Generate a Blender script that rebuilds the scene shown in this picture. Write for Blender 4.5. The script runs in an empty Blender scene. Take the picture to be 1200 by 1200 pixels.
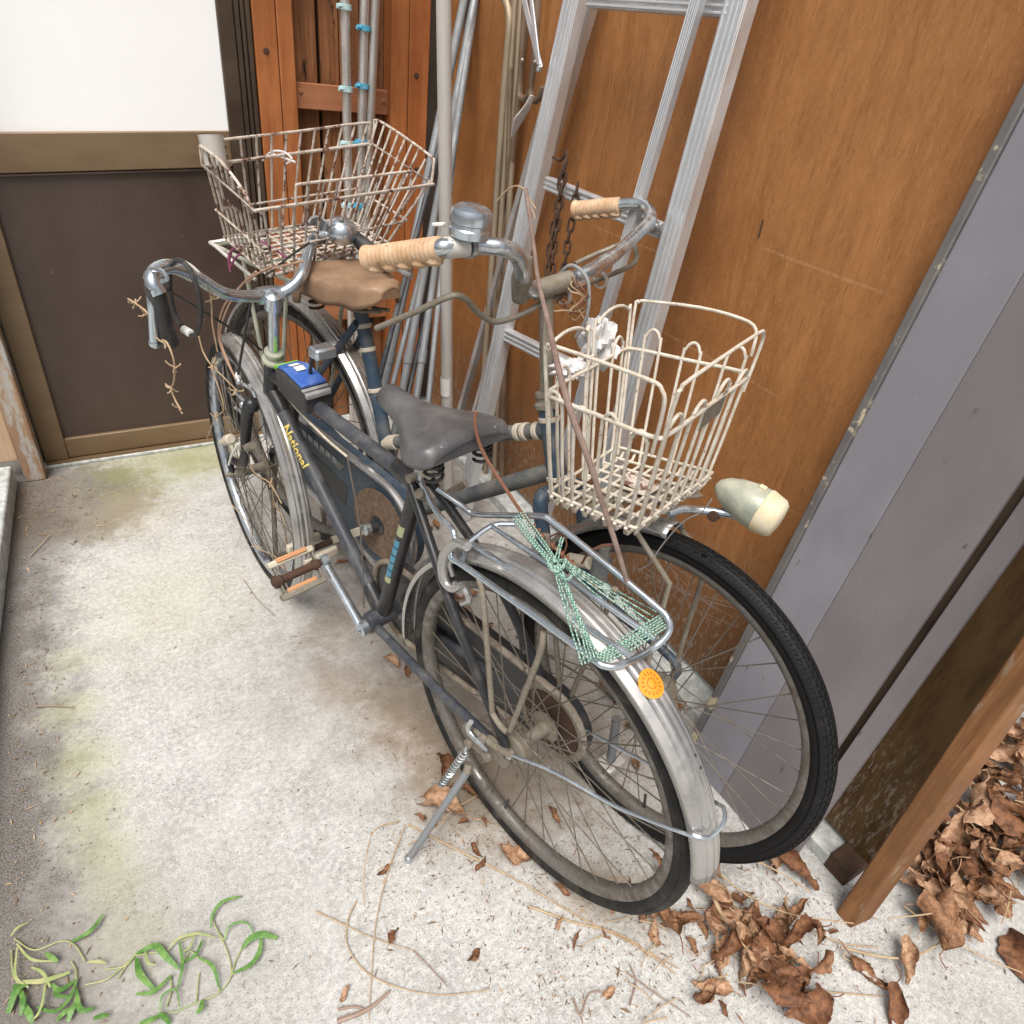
import bpy, bmesh, math, random
import numpy as np
from mathutils import Vector, Matrix
R_ = random.Random(7)
S = bpy.context.scene
COL = S.collection
# ---------------------------------------------------------------- camera
CR = np.array([[0.8575236825, -0.5018214987, 0.1132621619], [-0.2059230378, -0.5365856748, -0.8183345991], [0.4714327486, 0.6784180105, -0.5634715313]])
CC = np.array([0.0, 0.0, 1.3102]); CF = 792.91
cam = bpy.data.cameras.new('camera'); cam_o = bpy.data.objects.new('camera', cam); COL.objects.link(cam_o)
M = Matrix.Identity(4)
for i in range(3):
    M[i][0] = CR[0][i]; M[i][1] = -CR[1][i]; M[i][2] = -CR[2][i]; M[i][3] = CC[i]
cam_o.matrix_world = M
cam.sensor_width = 36; cam.lens = 36 * CF / 1200; cam.clip_start = .02; cam.clip_end = 400
S.camera = cam_o
# ---------------------------------------------------------------- world, sun, exposure
SUN_EL, SUN_AZ = math.radians(63), math.radians(222)      # azimuth from +Y clockwise
w = bpy.data.worlds.new('World'); S.world = w; w.use_nodes = True
nt = w.node_tree; bg = nt.nodes['Background']
sky = nt.nodes.new('ShaderNodeTexSky'); sky.sky_type = 'NISHITA'; sky.sun_disc = False
sky.sun_elevation = SUN_EL; sky.sun_rotation = SUN_AZ; sky.dust_density = 6; sky.ozone_density = .6; sky.air_density = 1.0
hs = nt.nodes.new('ShaderNodeHueSaturation'); hs.inputs['Saturation'].default_value = .30   # overcast, grey-white sky
nt.links.new(sky.outputs[0], hs.inputs['Color']); nt.links.new(hs.outputs[0], bg.inputs[0])
bg.inputs[1].default_value = .080
sun = bpy.data.lights.new('sun', 'SUN'); sun.energy = 2.5; sun.angle = math.radians(34); sun.color = (1, .95, .88)
so = bpy.data.objects.new('sun', sun); COL.objects.link(so)
sd = Vector((math.sin(SUN_AZ) * math.cos(SUN_EL), math.cos(SUN_AZ) * math.cos(SUN_EL), math.sin(SUN_EL)))
so.rotation_euler = sd.to_track_quat('Z', 'Y').to_euler()
S.view_settings.view_transform = 'Standard'; S.view_settings.look = 'None'; S.view_settings.gamma = 1
S.view_settings.exposure = 0.58; S.view_settings.use_curve_mapping = False
S.render.engine = 'CYCLES'; S.cycles.max_bounces = 6; S.cycles.use_denoising = True

# ---------------------------------------------------------------- measuring helpers (photograph pixel -> point on a known real plane)
def V3(a): return np.array(a, float)
def ray(p): return np.array([(p[0] - 600) / CF, (p[1] - 600) / CF, 1.0]) @ CR
def onp(p, P0, n):
    d = ray(p); n = V3(n); return CC + d * (((V3(P0) - CC) @ n) / (d @ n))
def onz(p, z=0.0): return onp(p, (0, 0, z), (0, 0, 1))
def ony(p, y): return onp(p, (0, y, 0), (0, 1, 0))
def onx(p, x): return onp(p, (x, 0, 0), (1, 0, 0))
def fr(psi, lam):
    F = V3([math.cos(psi), math.sin(psi), 0]); L = V3([-F[1], F[0], 0]); U = V3([0, 0, 1])
    return F, L * math.cos(lam) - U * math.sin(lam), U * math.cos(lam) + L * math.sin(lam)
FA, LA_, UA = fr(1.78979, .048477); OA = V3([.521129, .575722, 0])
FB, LB_, UB = fr(-1.261627, .011138); OB = V3([.529142, 1.228426, 0])
def A(s, l, u): return OA + FA * s + LA_ * l + UA * u       # front bicycle frame coordinates: forward, left, up
def B(s, l, u): return OB + FB * s + LB_ * l + UB * u       # rear bicycle
def pA(p, l): return onp(p, OA + LA_ * l, LA_)
def pB(p, l): return onp(p, OB + LB_ * l, LB_)
def nrm(v): v = V3(v); return v / (np.linalg.norm(v) + 1e-12)

# ---------------------------------------------------------------- materials
MATS = {}
class NT:
    def __init__(s, name):
        s.m = bpy.data.materials.new(name); s.m.use_nodes = True; s.t = s.m.node_tree; s.N = s.t.nodes; s.L = s.t.links
        s.b = s.N['Principled BSDF']; s.tc = s.N.new('ShaderNodeTexCoord'); s.geo = s.N.new('ShaderNodeNewGeometry')
    def val(s, sock, v):
        if hasattr(v, 'is_output'): s.L.new(v, sock)
        else: sock.default_value = v
    def n(s, typ, **kw):
        x = s.N.new(typ)
        for k, v in kw.items(): setattr(x, k, v)
        return x
    def pos(s, scale=(1, 1, 1), world=True, rot=(0, 0, 0)):
        mp = s.n('ShaderNodeMapping'); s.L.new(s.geo.outputs['Position'] if world else s.tc.outputs['Object'], mp.inputs[0])
        mp.inputs['Scale'].default_value = scale; mp.inputs['Rotation'].default_value = rot; return mp.outputs[0]
    def noise(s, vec, scale, detail=4, rough=.6, dist=0):
        x = s.n('ShaderNodeTexNoise'); s.L.new(vec, x.inputs['Vector']); x.inputs['Scale'].default_value = scale
        x.inputs['Detail'].default_value = detail; x.inputs['Roughness'].default_value = rough; x.inputs['Distortion'].default_value = dist
        return x.outputs['Fac']
    def ramp(s, fac, lo, hi, a=0., b=1.):
        x = s.n('ShaderNodeMapRange'); x.interpolation_type = 'SMOOTHSTEP'; s.val(x.inputs[0], fac)
        for i, v in enumerate((lo, hi, a, b)): s.val(x.inputs[i + 1], v)
        return x.outputs[0]
    def math(s, op, a, b=0.):
        x = s.n('ShaderNodeMath', operation=op); s.val(x.inputs[0], a); s.val(x.inputs[1], b); return x.outputs[0]
    def mix(s, f, a, b):
        x = s.n('ShaderNodeMix', data_type='RGBA'); s.val(x.inputs[0], f)
        for i, v in ((6, a), (7, b)): s.val(x.inputs[i], v if hasattr(v, 'is_output') else (*v, 1))
        return x.outputs[2]
    def bump(s, h, strength=.3, dist=.002):
        x = s.n('ShaderNodeBump'); x.inputs['Strength'].default_value = strength; x.inputs['Distance'].default_value = dist
        s.L.new(h, x.inputs['Height']); s.L.new(x.outputs[0], s.b.inputs['Normal'])
    def blob(s, c, r, nz, amp=.6, soft=.5):
        d = s.n('ShaderNodeVectorMath', operation='DISTANCE'); s.L.new(s.geo.outputs['Position'], d.inputs[0]); d.inputs[1].default_value = (c[0], c[1], c[2] if len(c) > 2 else 0)
        q = s.math('SUBTRACT', 1.0, s.math('DIVIDE', d.outputs['Value'], r)); q = s.math('ADD', q, s.math('MULTIPLY', s.math('SUBTRACT', nz, .5), amp * 2))
        return s.ramp(q, 0, soft)
    def out(s, col, rough=.6, metal=0., spec=None):
        s.val(s.b.inputs['Base Color'], col if hasattr(col, 'is_output') else (*col, 1)); s.val(s.b.inputs['Roughness'], rough); s.val(s.b.inputs['Metallic'], metal)
        if spec is not None: s.b.inputs['Specular IOR Level'].default_value = spec
        MATS[s.m.name] = s.m; return s.m
def worn(name, base, dirt, amt=.5, scale=25, rough=.5, metal=0., spots=None, spot_t=.62, spot_scale=60, bump=.15, stretch=(1, 1, 1), drough=.85):
    t = NT(name); P = t.pos(stretch)
    n1 = t.noise(P, scale, 6, .65); k = t.ramp(n1, 1 - amt - .22, 1 - amt + .22)
    col = t.mix(k, base, dirt); r = t.math('ADD', rough, t.math('MULTIPLY', k, drough - rough)); mt = t.math('MULTIPLY', metal, t.math('SUBTRACT', 1., t.math('MULTIPLY', k, .8))) if metal else 0.
    if spots:
        n2 = t.noise(P, spot_scale, 5, .7); k2 = t.ramp(n2, spot_t, spot_t + .07)
        col = t.mix(k2, col, spots); 
        if metal: mt = t.math('MULTIPLY', mt, t.math('SUBTRACT', 1., k2))
    n3 = t.noise(P, 380, 2, .5); col = t.mix(t.ramp(n3, .35, .75, 0, .25), col, dirt)
    if bump: t.bump(t.noise(P, scale * 5, 4), bump, .001)
    return t.out(col, r, mt)
def wood(name, a, b, c, rough=.65, scale=1., axis='z', grey=None, grey_t=.6, bump=.25, streak=.5):
    t = NT(name); st = {'z': (14, 14, .9), 'x': (.9, 14, 14), 'y': (14, .9, 14)}[axis]
    P = t.pos(tuple(q * scale for q in st)); n1 = t.noise(P, 2.2, 8, .62, .8); n2 = t.noise(P, 9, 5, .6, .3); n3 = t.noise(t.pos(), 3.2, 4, .6)
    col = t.mix(t.ramp(n1, .36, .64), a, b); col = t.mix(t.ramp(n2, .56, .78, 0, streak), col, c); col = t.mix(t.ramp(n3, .42, .72, 0, .45), col, c)
    if grey: col = t.mix(t.ramp(t.noise(t.pos((6, 6, 1.5)), 6, 6, .7), grey_t, grey_t + .14), col, grey)
    t.bump(t.math('ADD', n2, t.math('MULTIPLY', n1, .6)), bump, .002)
    return t.out(col, rough, 0, .3)
def plain(name, c, rough=.5, metal=0., spec=None): return NT(name).out(c, rough, metal, spec)

def make_materials():
    # concrete floor
    t = NT('concrete'); P = t.pos(); big = t.noise(P, 2.2, 5, .6); mid = t.noise(P, 9, 6, .65); fine = t.noise(P, 90, 4, .7); grit = t.noise(P, 330, 3, .7); brk = t.noise(P, 14, 7, .7)
    col = t.mix(t.ramp(mid, .3, .7), (.36, .358, .346), (.475, .472, .46))
    col = t.mix(t.ramp(big, .5, .75, 0, .45), col, (.35, .34, .315))
    col = t.mix(t.ramp(fine, .42, .62, 0, .6), col, (.63, .625, .61))
    col = t.mix(t.math('MULTIPLY', t.ramp(grit, .54, .64), t.ramp(t.noise(P, 5, 5, .65), .36, .64, .45, .95)), col, (.16, .145, .125)); col = t.mix(t.ramp(t.noise(P, 55, 5, .75), .56, .66, 0, .4), col, (.2, .18, .155)); col = t.mix(t.ramp(t.noise(P, 62, 4, .7), .60, .70, 0, .3), col, (.72, .71, .70))
    col = t.mix(t.math('MULTIPLY', t.ramp(t.noise(P, 150, 4, .7), .59, .66), t.ramp(t.noise(P, 3.4, 5, .65), .42, .62, .12, .9)), col, (.07, .06, .05))
    col = t.mix(t.ramp(t.noise(P, 30, 7, .78), .57, .68, 0, .5), col, (.18, .155, .13))
    # dirt that has gathered along the step and at the post
    sx = t.n('ShaderNodeSeparateXYZ'); t.L.new(t.geo.outputs['Position'], sx.inputs[0])
    edge = t.math('ADD', sx.outputs[0], t.math('MULTIPLY', t.math('SUBTRACT', brk, .5), .30))
    col = t.mix(t.ramp(edge, -.33, -.13, .92, 0), col, t.mix(t.ramp(grit, .4, .62), (.050, .042, .036), (.20, .185, .17)))
    col = t.mix(t.ramp(t.noise(P, 1.3, 6, .68), .50, .72, 0, .4), col, (.30, .275, .24)); col = t.mix(t.ramp(t.noise(t.pos((3, .5, 1)), 2.5, 6, .7), .54, .72, 0, .35), col, (.30, .28, .25))
    d2 = t.blob((-.16, 2.12), .30, brk, .55); col = t.mix(t.math('MULTIPLY', d2, .75), col, (.10, .075, .055))
    # moss and stains; brown blobs along the bicycles also paint in their soft shadow
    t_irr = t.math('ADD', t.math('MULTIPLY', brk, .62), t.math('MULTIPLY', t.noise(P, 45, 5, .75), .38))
    for c, r, k, cc in (((.08, 2.27), .26, .5, (.26, .27, .09)), ((.25, 2.30), .2, .5, (.27, .27, .10)), ((-.02, 2.0), .2, .3, (.40, .34, .20)), ((-.205, 1.12), .09, .42, (.33, .34, .15)), ((-.195, 1.0), .08, .42, (.32, .34, .14)), ((-.185, .90), .075, .42, (.33, .35, .15)), ((-.17, .82), .07, .36, (.34, .36, .16)), ((-.215, 1.27), .08, .35, (.36, .36, .16)), ((-.21, 1.42), .07, .28, (.37, .37, .18)), ((-.16, .72), .08, .3, (.34, .36, .16)), ((.02, 1.55), .3, .2, (.5, .47, .28)),
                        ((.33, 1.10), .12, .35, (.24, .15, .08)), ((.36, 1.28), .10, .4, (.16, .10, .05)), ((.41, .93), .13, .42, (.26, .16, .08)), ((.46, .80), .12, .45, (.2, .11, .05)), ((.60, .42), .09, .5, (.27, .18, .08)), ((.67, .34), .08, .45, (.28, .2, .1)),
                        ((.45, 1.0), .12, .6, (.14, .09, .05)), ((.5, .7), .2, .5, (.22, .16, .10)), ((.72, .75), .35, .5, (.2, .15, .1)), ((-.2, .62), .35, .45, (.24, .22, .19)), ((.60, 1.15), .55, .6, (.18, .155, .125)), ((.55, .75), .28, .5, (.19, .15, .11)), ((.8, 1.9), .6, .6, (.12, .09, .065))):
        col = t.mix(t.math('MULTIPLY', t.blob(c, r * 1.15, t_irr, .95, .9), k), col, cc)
    col = t.mix(t.math('MULTIPLY', t.ramp(t.noise(P, 95, 6, .8), .575, .64), t.ramp(t.noise(P, 7, 6, .75), .46, .60, .08, .85)), col, (.10, .085, .07)); t.bump(t.math('ADD', t.math('MULTIPLY', grit, .6), fine), .6, .0018); t.out(col, .9, 0, .25)
    t = NT('step_concrete'); P = t.pos(); a = t.noise(P, 40, 6, .7); col = t.mix(t.ramp(a, .35, .7), (.36, .38, .37), (.62, .64, .62)); col = t.mix(t.ramp(t.noise(P, 8, 5), .52, .7, 0, .6), col, (.2, .19, .17))
    t.bump(a, .3, .002); t.out(col, .9, 0, .25)
    # plywood
    t = NT('plywood'); P = t.pos((5, 5, .9)); n1 = t.noise(P, 3, 8, .66, 1.4); n2 = t.noise(t.pos((30, 30, 9)), 4, 6, .70, .8); n3 = t.noise(t.pos(), 2.0, 4, .6); n4 = t.noise(t.pos((120, 120, 10)), 2.4, 3, .6)
    col = t.mix(t.ramp(n1, .32, .68), (.295, .122, .038), (.40, .172, .056)); col = t.mix(t.ramp(n2, .50, .70, 0, .40), col, (.48, .25, .10)); col = t.mix(t.ramp(n2, .30, .46, .40, 0), col, (.17, .068, .020)); col = t.mix(t.ramp(n3, .45, .66, 0, .6), col, (.225, .084, .024)); col = t.mix(t.ramp(t.noise(t.pos((1, 1, .6)), 7, 6, .68), .52, .70, 0, .4), col, (.20, .080, .024)); col = t.mix(t.ramp(n4, .56, .72, 0, .45), col, (.13, .052, .016)); col = t.mix(t.ramp(t.noise(t.pos((70, 70, 26)), 4, 4, .7), .52, .70, 0, .35), col, (.50, .27, .115))
    sx = t.n('ShaderNodeSeparateXYZ'); t.L.new(t.geo.outputs['Position'], sx.inputs[0])
    pal = t.noise(t.pos((60, 60, 14)), 3, 5, .7)
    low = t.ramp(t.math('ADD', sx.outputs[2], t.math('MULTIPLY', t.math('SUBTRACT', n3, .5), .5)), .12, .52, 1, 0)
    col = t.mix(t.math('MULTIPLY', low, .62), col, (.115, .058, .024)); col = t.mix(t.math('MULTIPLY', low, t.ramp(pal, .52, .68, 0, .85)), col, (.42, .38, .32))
    for zz, y0, y1 in ((1.045, .62, .95), (.80, .75, 1.25), (.60, .60, .80), (.96, 1.1, 1.5), (.50, 1.85, 2.2)):   # faint rub marks
        ln = t.ramp(t.math('ABSOLUTE', t.math('SUBTRACT', sx.outputs[2], t.math('ADD', zz, t.math('MULTIPLY', t.math('SUBTRACT', n3, .5), .02)))), .0012, .0035, 1, 0)
        md = t.math('MULTIPLY', t.ramp(sx.outputs[1], y0, y0 + .06), t.ramp(sx.outputs[1], y1 - .06, y1, 1, 0)); col = t.mix(t.math('MULTIPLY', t.math('MULTIPLY', ln, md), t.ramp(pal, .35, .6, 0, .38)), col, (.58, .36, .19))
    t.bump(n2, .25, .0015); t.out(col, t.ramp(n1, .3, .7, .5, .68), 0, .4)
    wood('cedar', (.34, .112, .034), (.45, .165, .056), (.16, .050, .016), .6, streak=.65)
    wood('old_board', (.19, .075, .027), (.31, .140, .060), (.045, .018, .009), .75, grey=(.012, .008, .006), grey_t=.56, streak=.9)
    wood('brace_wood', (.33, .13, .058), (.40, .17, .085), (.18, .065, .028), .7, axis='x')
    wood('post_wood', (.27, .16, .095), (.36, .24, .15), (.14, .080, .045), .75, grey=(.38, .36, .33), grey_t=.47)
    wood('pale_wood', (.46, .32, .2), (.54, .40, .28), (.3, .18, .10), .75)
    wood('end_post_wood', (.20, .088, .034), (.31, .145, .060), (.085, .040, .016), .75, grey=(.27, .205, .135), grey_t=.56, streak=.8, bump=.6)
    t = NT('dark_ply'); n1 = t.noise(t.pos((20, 20, 3)), 3, 6, .65); n2 = t.noise(t.pos((60, 60, 12)), 3, 5, .7); sx = t.n('ShaderNodeSeparateXYZ'); t.L.new(t.geo.outputs['Position'], sx.inputs[0])
    col = t.mix(t.ramp(n1, .35, .65), (.075, .040, .014), (.125, .070, .026)); col = t.mix(t.math('MULTIPLY', t.ramp(sx.outputs[2], .22, .42, 1, 0), t.ramp(n2, .50, .64, 0, .8)), col, (.30, .25, .20)); t.bump(n2, .3, .001); t.out(col, .7, 0, .3)
    for nm, a, b in (('grey_board', (.255, .250, .285), (.205, .200, .225)), ('grey_board_dark', (.215, .196, .203), (.175, .157, .162))):
        t = NT(nm); n1 = t.noise(t.pos((1, 1, .5)), 5, 6, .6); n2 = t.noise(t.pos(), 60, 5, .75); n3 = t.noise(t.pos((1, 1, .3)), 45, 3, .5)
        col = t.mix(t.ramp(n1, .35, .65), a, b); col = t.mix(t.ramp(n2, .66, .73, 0, .6), col, (.44, .42, .42)); col = t.mix(t.ramp(n3, .70, .75, 0, .7), col, (.07, .06, .06)); t.bump(t.noise(t.pos(), 180, 3), .12, .001); t.out(col, .55, 0, .4)
    worn('board_edge', (.10, .094, .098), (.15, .14, .132), .5, 9, .7, spots=(.46, .39, .27), spot_t=.55, spot_scale=14)
    # door
    worn('brown_panel', (.050, .031, .023), (.074, .050, .039), .5, 4, .40, bump=.04, spots=(.22, .19, .165), spot_t=.665, spot_scale=55, drough=.5, stretch=(1, 1, .6))
    worn('bronze_aluminium', (.165, .105, .055), (.21, .145, .085), .5, 7, .35, .35, bump=.03, spots=(.34, .28, .2), spot_t=.74, spot_scale=40, stretch=(.3, 1, 1), drough=.5)
    worn('dark_bronze', (.042, .026, .017), (.075, .050, .032), .5, 8, .45, .2, bump=.03, drough=.6)
    t = NT('frosted_glass'); v = t.n('ShaderNodeTexVoronoi'); t.L.new(t.pos(), v.inputs['Vector']); v.inputs['Scale'].default_value = 260
    t.bump(v.outputs['Distance'], .10, .001); t.out((.955, .965, .975), .3, 0, .5); t.b.inputs['Coat Weight'].default_value = .3
    # metals
    worn('aluminium', (.66, .68, .70), (.50, .50, .51), .42, 14, .36, .72, bump=.05, stretch=(1, 1, .35), drough=.6)
    worn('pale_pole', (.62, .60, .57), (.47, .44, .40), .45, 12, .40, .5, bump=.05, stretch=(1, 1, .3))
    worn('stainless', (.72, .70, .67), (.46, .43, .39), .36, 12, .22, .8, bump=.03, stretch=(1, 1, .2))
    worn('gold_rod', (.44, .37, .27), (.30, .23, .15), .45, 14, .4, .7, bump=.05, stretch=(1, 1, .25))
    worn('bronze_bar', (.16, .105, .068), (.22, .16, .11), .45, 14, .45, .4, bump=.05)
    worn('galvanised', (.27, .295, .32), (.19, .19, .19), .5, 16, .5, .5, bump=.08, stretch=(1, 1, .3), spots=(.36, .36, .35), spot_t=.66)
    worn('chrome', (.56, .60, .63), (.40, .38, .34), .34, 26, .22, .95, spots=(.17, .11, .07), spot_t=.70, spot_scale=70, bump=.05, drough=.55)
    worn('chrome_clean', (.56, .62, .68), (.44, .46, .47), .30, 24, .24, .92, bump=.03, drough=.45, spots=(.26, .21, .15), spot_t=.75, spot_scale=80)
    worn('rim_steel', (.30, .29, .275), (.105, .088, .068), .52, 38, .3, .9, spots=(.12, .075, .045), spot_t=.60, spot_scale=70, bump=.1)
    worn('rim_bright', (.48, .56, .66), (.30, .27, .22), .40, 26, .16, .95, spots=(.10, .065, .04), spot_t=.66, spot_scale=50, bump=.05)
    worn('fender_steel', (.48, .47, .46), (.37, .35, .325), .36, 16, .26, .82, spots=(.16, .105, .07), spot_t=.76, spot_scale=75, bump=.06, drough=.7)
    worn('spoke_steel', (.20, .185, .165), (.11, .085, .06), .5, 60, .45, .6, bump=0)
    worn('rusty_steel', (.27, .25, .21), (.16, .125, .085), .48, 60, .55, .4, spots=(.10, .055, .03), spot_t=.64, spot_scale=90)
    worn('rust', (.085, .040, .022), (.045, .026, .017), .5, 60, .85, .1, bump=.4)
    worn('rust_disc', (.21, .145, .10), (.11, .066, .042), .5, 90, .9, 0, bump=.5, spots=(.34, .27, .21), spot_t=.60, spot_scale=140)
    worn('black_paint', (.015, .016, .019), (.075, .07, .065), .32, 30, .34, spots=(.30, .28, .25), spot_t=.72, spot_scale=120, bump=.1)
    worn('dusty_tube', (.028, .033, .044), (.12, .117, .118), .42, 22, .40, spots=(.36, .33, .29), spot_t=.70, spot_scale=100, bump=.12)
    worn('blue_paint', (.018, .045, .080), (.12, .12, .12), .40, 26, .42, spots=(.30, .28, .25), spot_t=.68, spot_scale=110, bump=.12)
    worn('dusty_blue', (.030, .052, .075), (.19, .175, .15), .48, 18, .48, spots=(.4, .37, .32), spot_t=.64, spot_scale=80, bump=.15)
    worn('cream_paint', (.56, .51, .42), (.42, .36, .28), .5, 40, .5, spots=(.24, .11, .05), spot_t=.63, spot_scale=75, bump=.1)
    worn('rusty_cream', (.34, .30, .25), (.17, .13, .09), .5, 34, .6, spots=(.11, .055, .035), spot_t=.57, spot_scale=60, bump=.2)
    worn('white_wire', (.66, .62, .55), (.46, .39, .30), .48, 50, .45, spots=(.17, .080, .042), spot_t=.61, spot_scale=70, bump=.1)
    worn('rusty_white_wire', (.60, .56, .51), (.36, .26, .19), .46, 60, .5, spots=(.125, .055, .035), spot_t=.53, spot_scale=42, bump=.15)
    worn('tan_rubber', (.60, .43, .29), (.44, .27, .145), .5, 40, .65, spots=(.24, .15, .085), spot_t=.61, spot_scale=45, bump=.2)
    worn('tan_vinyl', (.33, .205, .120), (.16, .095, .055), .55, 10, .38, spots=(.46, .34, .22), spot_t=.66, spot_scale=20, bump=.2)
    worn('black_vinyl', (.048, .048, .051), (.150, .148, .148), .46, 9, .30, spots=(.36, .34, .32), spot_t=.72, spot_scale=110, bump=.1, drough=.5)
    worn('black_plastic', (.02, .02, .022), (.085, .08, .076), .4, 30, .4, bump=.05)
    worn('grey_plastic', (.20, .205, .21), (.30, .29, .28), .4, 30, .5, bump=.05)
    worn('blue_plastic', (.028, .10, .40), (.15, .22, .42), .38, 30, .35, bump=.05, spots=(.5, .48, .45), spot_t=.72, spot_scale=110)
    worn('blue_clamp', (.04, .33, .52), (.2, .45, .56), .4, 60, .4, bump=0); worn('pale_blue_clamp', (.38, .62, .66), (.5, .66, .66), .5, 60, .4, bump=0)
    plain('lime', (.22, .60, .05), .45); worn('lamp_shell', (.33, .36, .30), (.46, .45, .36), .5, 22, .34, .45, spots=(.20, .15, .09), spot_t=.66, spot_scale=110)
    worn('lamp_lens', (.66, .62, .50), (.54, .45, .27), .5, 12, .35, bump=.1); plain('amber', (.50, .25, .115), .5); plain('red_reflector', (.42, .06, .10), .3); plain('white_plastic', (.72, .72, .70), .5)
    worn('cable_black', (.018, .018, .018), (.075, .07, .065), .4, 40, .5, bump=0); worn('cable_brown', (.36, .20, .13), (.42, .28, .2), .5, 40, .6, bump=0)
    plain('decal_yellow', (.68, .53, .14), .5); worn('decal_blue', (.04, .24, .40), (.2, .3, .32), .4, 70, .5, bump=0); worn('decal_pale', (.36, .37, .38), (.2, .2, .2), .5, 160, .6, bump=0); plain('decal_green', (.36, .38, .22), .6)
    worn('straw', (.50, .38, .24), (.36, .24, .14), .5, 40, .85, bump=.1); worn('twig', (.235, .155, .12), (.34, .25, .20), .5, 30, .9, bump=.4); worn('dark_twig', (.15, .092, .075), (.25, .185, .155), .5, 40, .9, bump=.5); worn('litter', (.10, .062, .036), (.25, .17, .10), .5, 30, .95, bump=0)
    worn('copper_wire', (.28, .12, .07), (.19, .09, .055), .5, 60, .6, .2, bump=.2); worn('paper', (.74, .73, .73), (.60, .58, .58), .5, 30, .7, bump=.3); worn('magenta_cord', (.30, .05, .15), (.2, .06, .1), .5, 60, .8, bump=0)
    for i, (a, b) in enumerate((((.33, .175, .092), (.125, .054, .025)), ((.50, .32, .205), (.22, .11, .056)), ((.235, .105, .050), (.085, .036, .018)))):
        t = NT('dead_leaf%d' % i); P = t.pos(world=False); n1 = t.noise(P, 9, 6, .7); wv = t.n('ShaderNodeTexWave'); t.L.new(P, wv.inputs[0]); wv.inputs['Scale'].default_value = 26; wv.inputs['Distortion'].default_value = 5; wv.bands_direction = 'X'
        col = t.mix(t.ramp(n1, .35, .65), a, b); col = t.mix(t.ramp(wv.outputs['Fac'], .72, .95, 0, .3), col, tuple(min(1, q * 1.5) for q in a)); col = t.mix(t.ramp(t.noise(P, 7, 4, .7), .5, .7, 0, .6), col, tuple(q * .7 for q in b)); t.bump(wv.outputs['Fac'], .3, .002); t.out(col, .62, 0, .35)
    t = NT('weed_green'); n1 = t.noise(t.pos(), 45, 5, .7); c_ = t.mix(t.ramp(n1, .35, .7), (.060, .165, .030), (.19, .33, .09)); c_ = t.mix(t.ramp(t.noise(t.pos(), 110, 3), .6, .75, 0, .5), c_, (.36, .40, .18)); t.out(c_, .45, 0, .4); t.b.inputs['Subsurface Weight'].default_value = 0
    t = NT('weed_pale'); n1 = t.noise(t.pos(), 45, 4); t.out(t.mix(t.ramp(n1, .35, .7), (.26, .33, .12), (.42, .40, .20)), .5)
    # tyres: raised tread in a relief that follows the tyre's own angle
    for nm, base, dst, amt in (('tyre', (.014, .014, .014), (.085, .075, .06), .36), ('tyre_clean', (.009, .009, .0095), (.04, .037, .033), .24)):
        t = NT(nm); sx = t.n('ShaderNodeSeparateXYZ'); t.L.new(t.tc.outputs['Object'], sx.inputs[0]); an = t.math('ARCTAN2', sx.outputs[1], sx.outputs[0])
        g1 = t.math('SINE', t.math('MULTIPLY', an, 130.)); g2 = t.math('SINE', t.math('MULTIPLY', sx.outputs[2], 900.)); rr = t.n('ShaderNodeVectorMath', operation='LENGTH'); t.L.new(t.tc.outputs['Object'], rr.inputs[0])
        tr = t.ramp(rr.outputs['Value'], .316, .321); h = t.math('MULTIPLY', t.math('MAXIMUM', t.ramp(g1, -.2, .3), t.ramp(g2, -.1, .4)), tr)
        n1 = t.noise(t.pos(), 22, 6, .65); col = t.mix(t.ramp(n1, 1 - amt - .2, 1 - amt + .2), base, dst); t.bump(h, .9, .003); t.out(col, .6, 0, .22)
    # cord: pale green with dark flecks
    t = NT('green_cord'); c1 = t.n('ShaderNodeTexChecker'); t.L.new(t.pos(), c1.inputs['Vector']); c1.inputs['Scale'].default_value = 330; t.out(t.mix(c1.outputs['Fac'], (.36, .50, .43), (.05, .15, .115)), .7)
    # orange sticker: rings and a wheel of marks
    t = NT('sticker'); sx = t.n('ShaderNodeSeparateXYZ'); t.L.new(t.tc.outputs['Object'], sx.inputs[0]); ln = t.n('ShaderNodeVectorMath', operation='LENGTH'); t.L.new(t.tc.outputs['Object'], ln.inputs[0]); r = ln.outputs['Value']
    an = t.math('ARCTAN2', sx.outputs[1], sx.outputs[0]); marks = t.ramp(t.math('SINE', t.math('MULTIPLY', an, 15.)), .1, .5); ring = t.math('MULTIPLY', t.ramp(r, .0105, .0115), t.ramp(r, .0155, .0165, 1, 0))
    ring2 = t.math('MULTIPLY', t.ramp(r, .0055, .0062), t.ramp(r, .0072, .008, 1, 0)); f = t.math('MAXIMUM', t.math('MULTIPLY', ring, marks), ring2)
    t.out(t.mix(t.math('MULTIPLY', f, .8), (.74, .29, .022), (.36, .09, .015)), .45)
make_materials()

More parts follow.
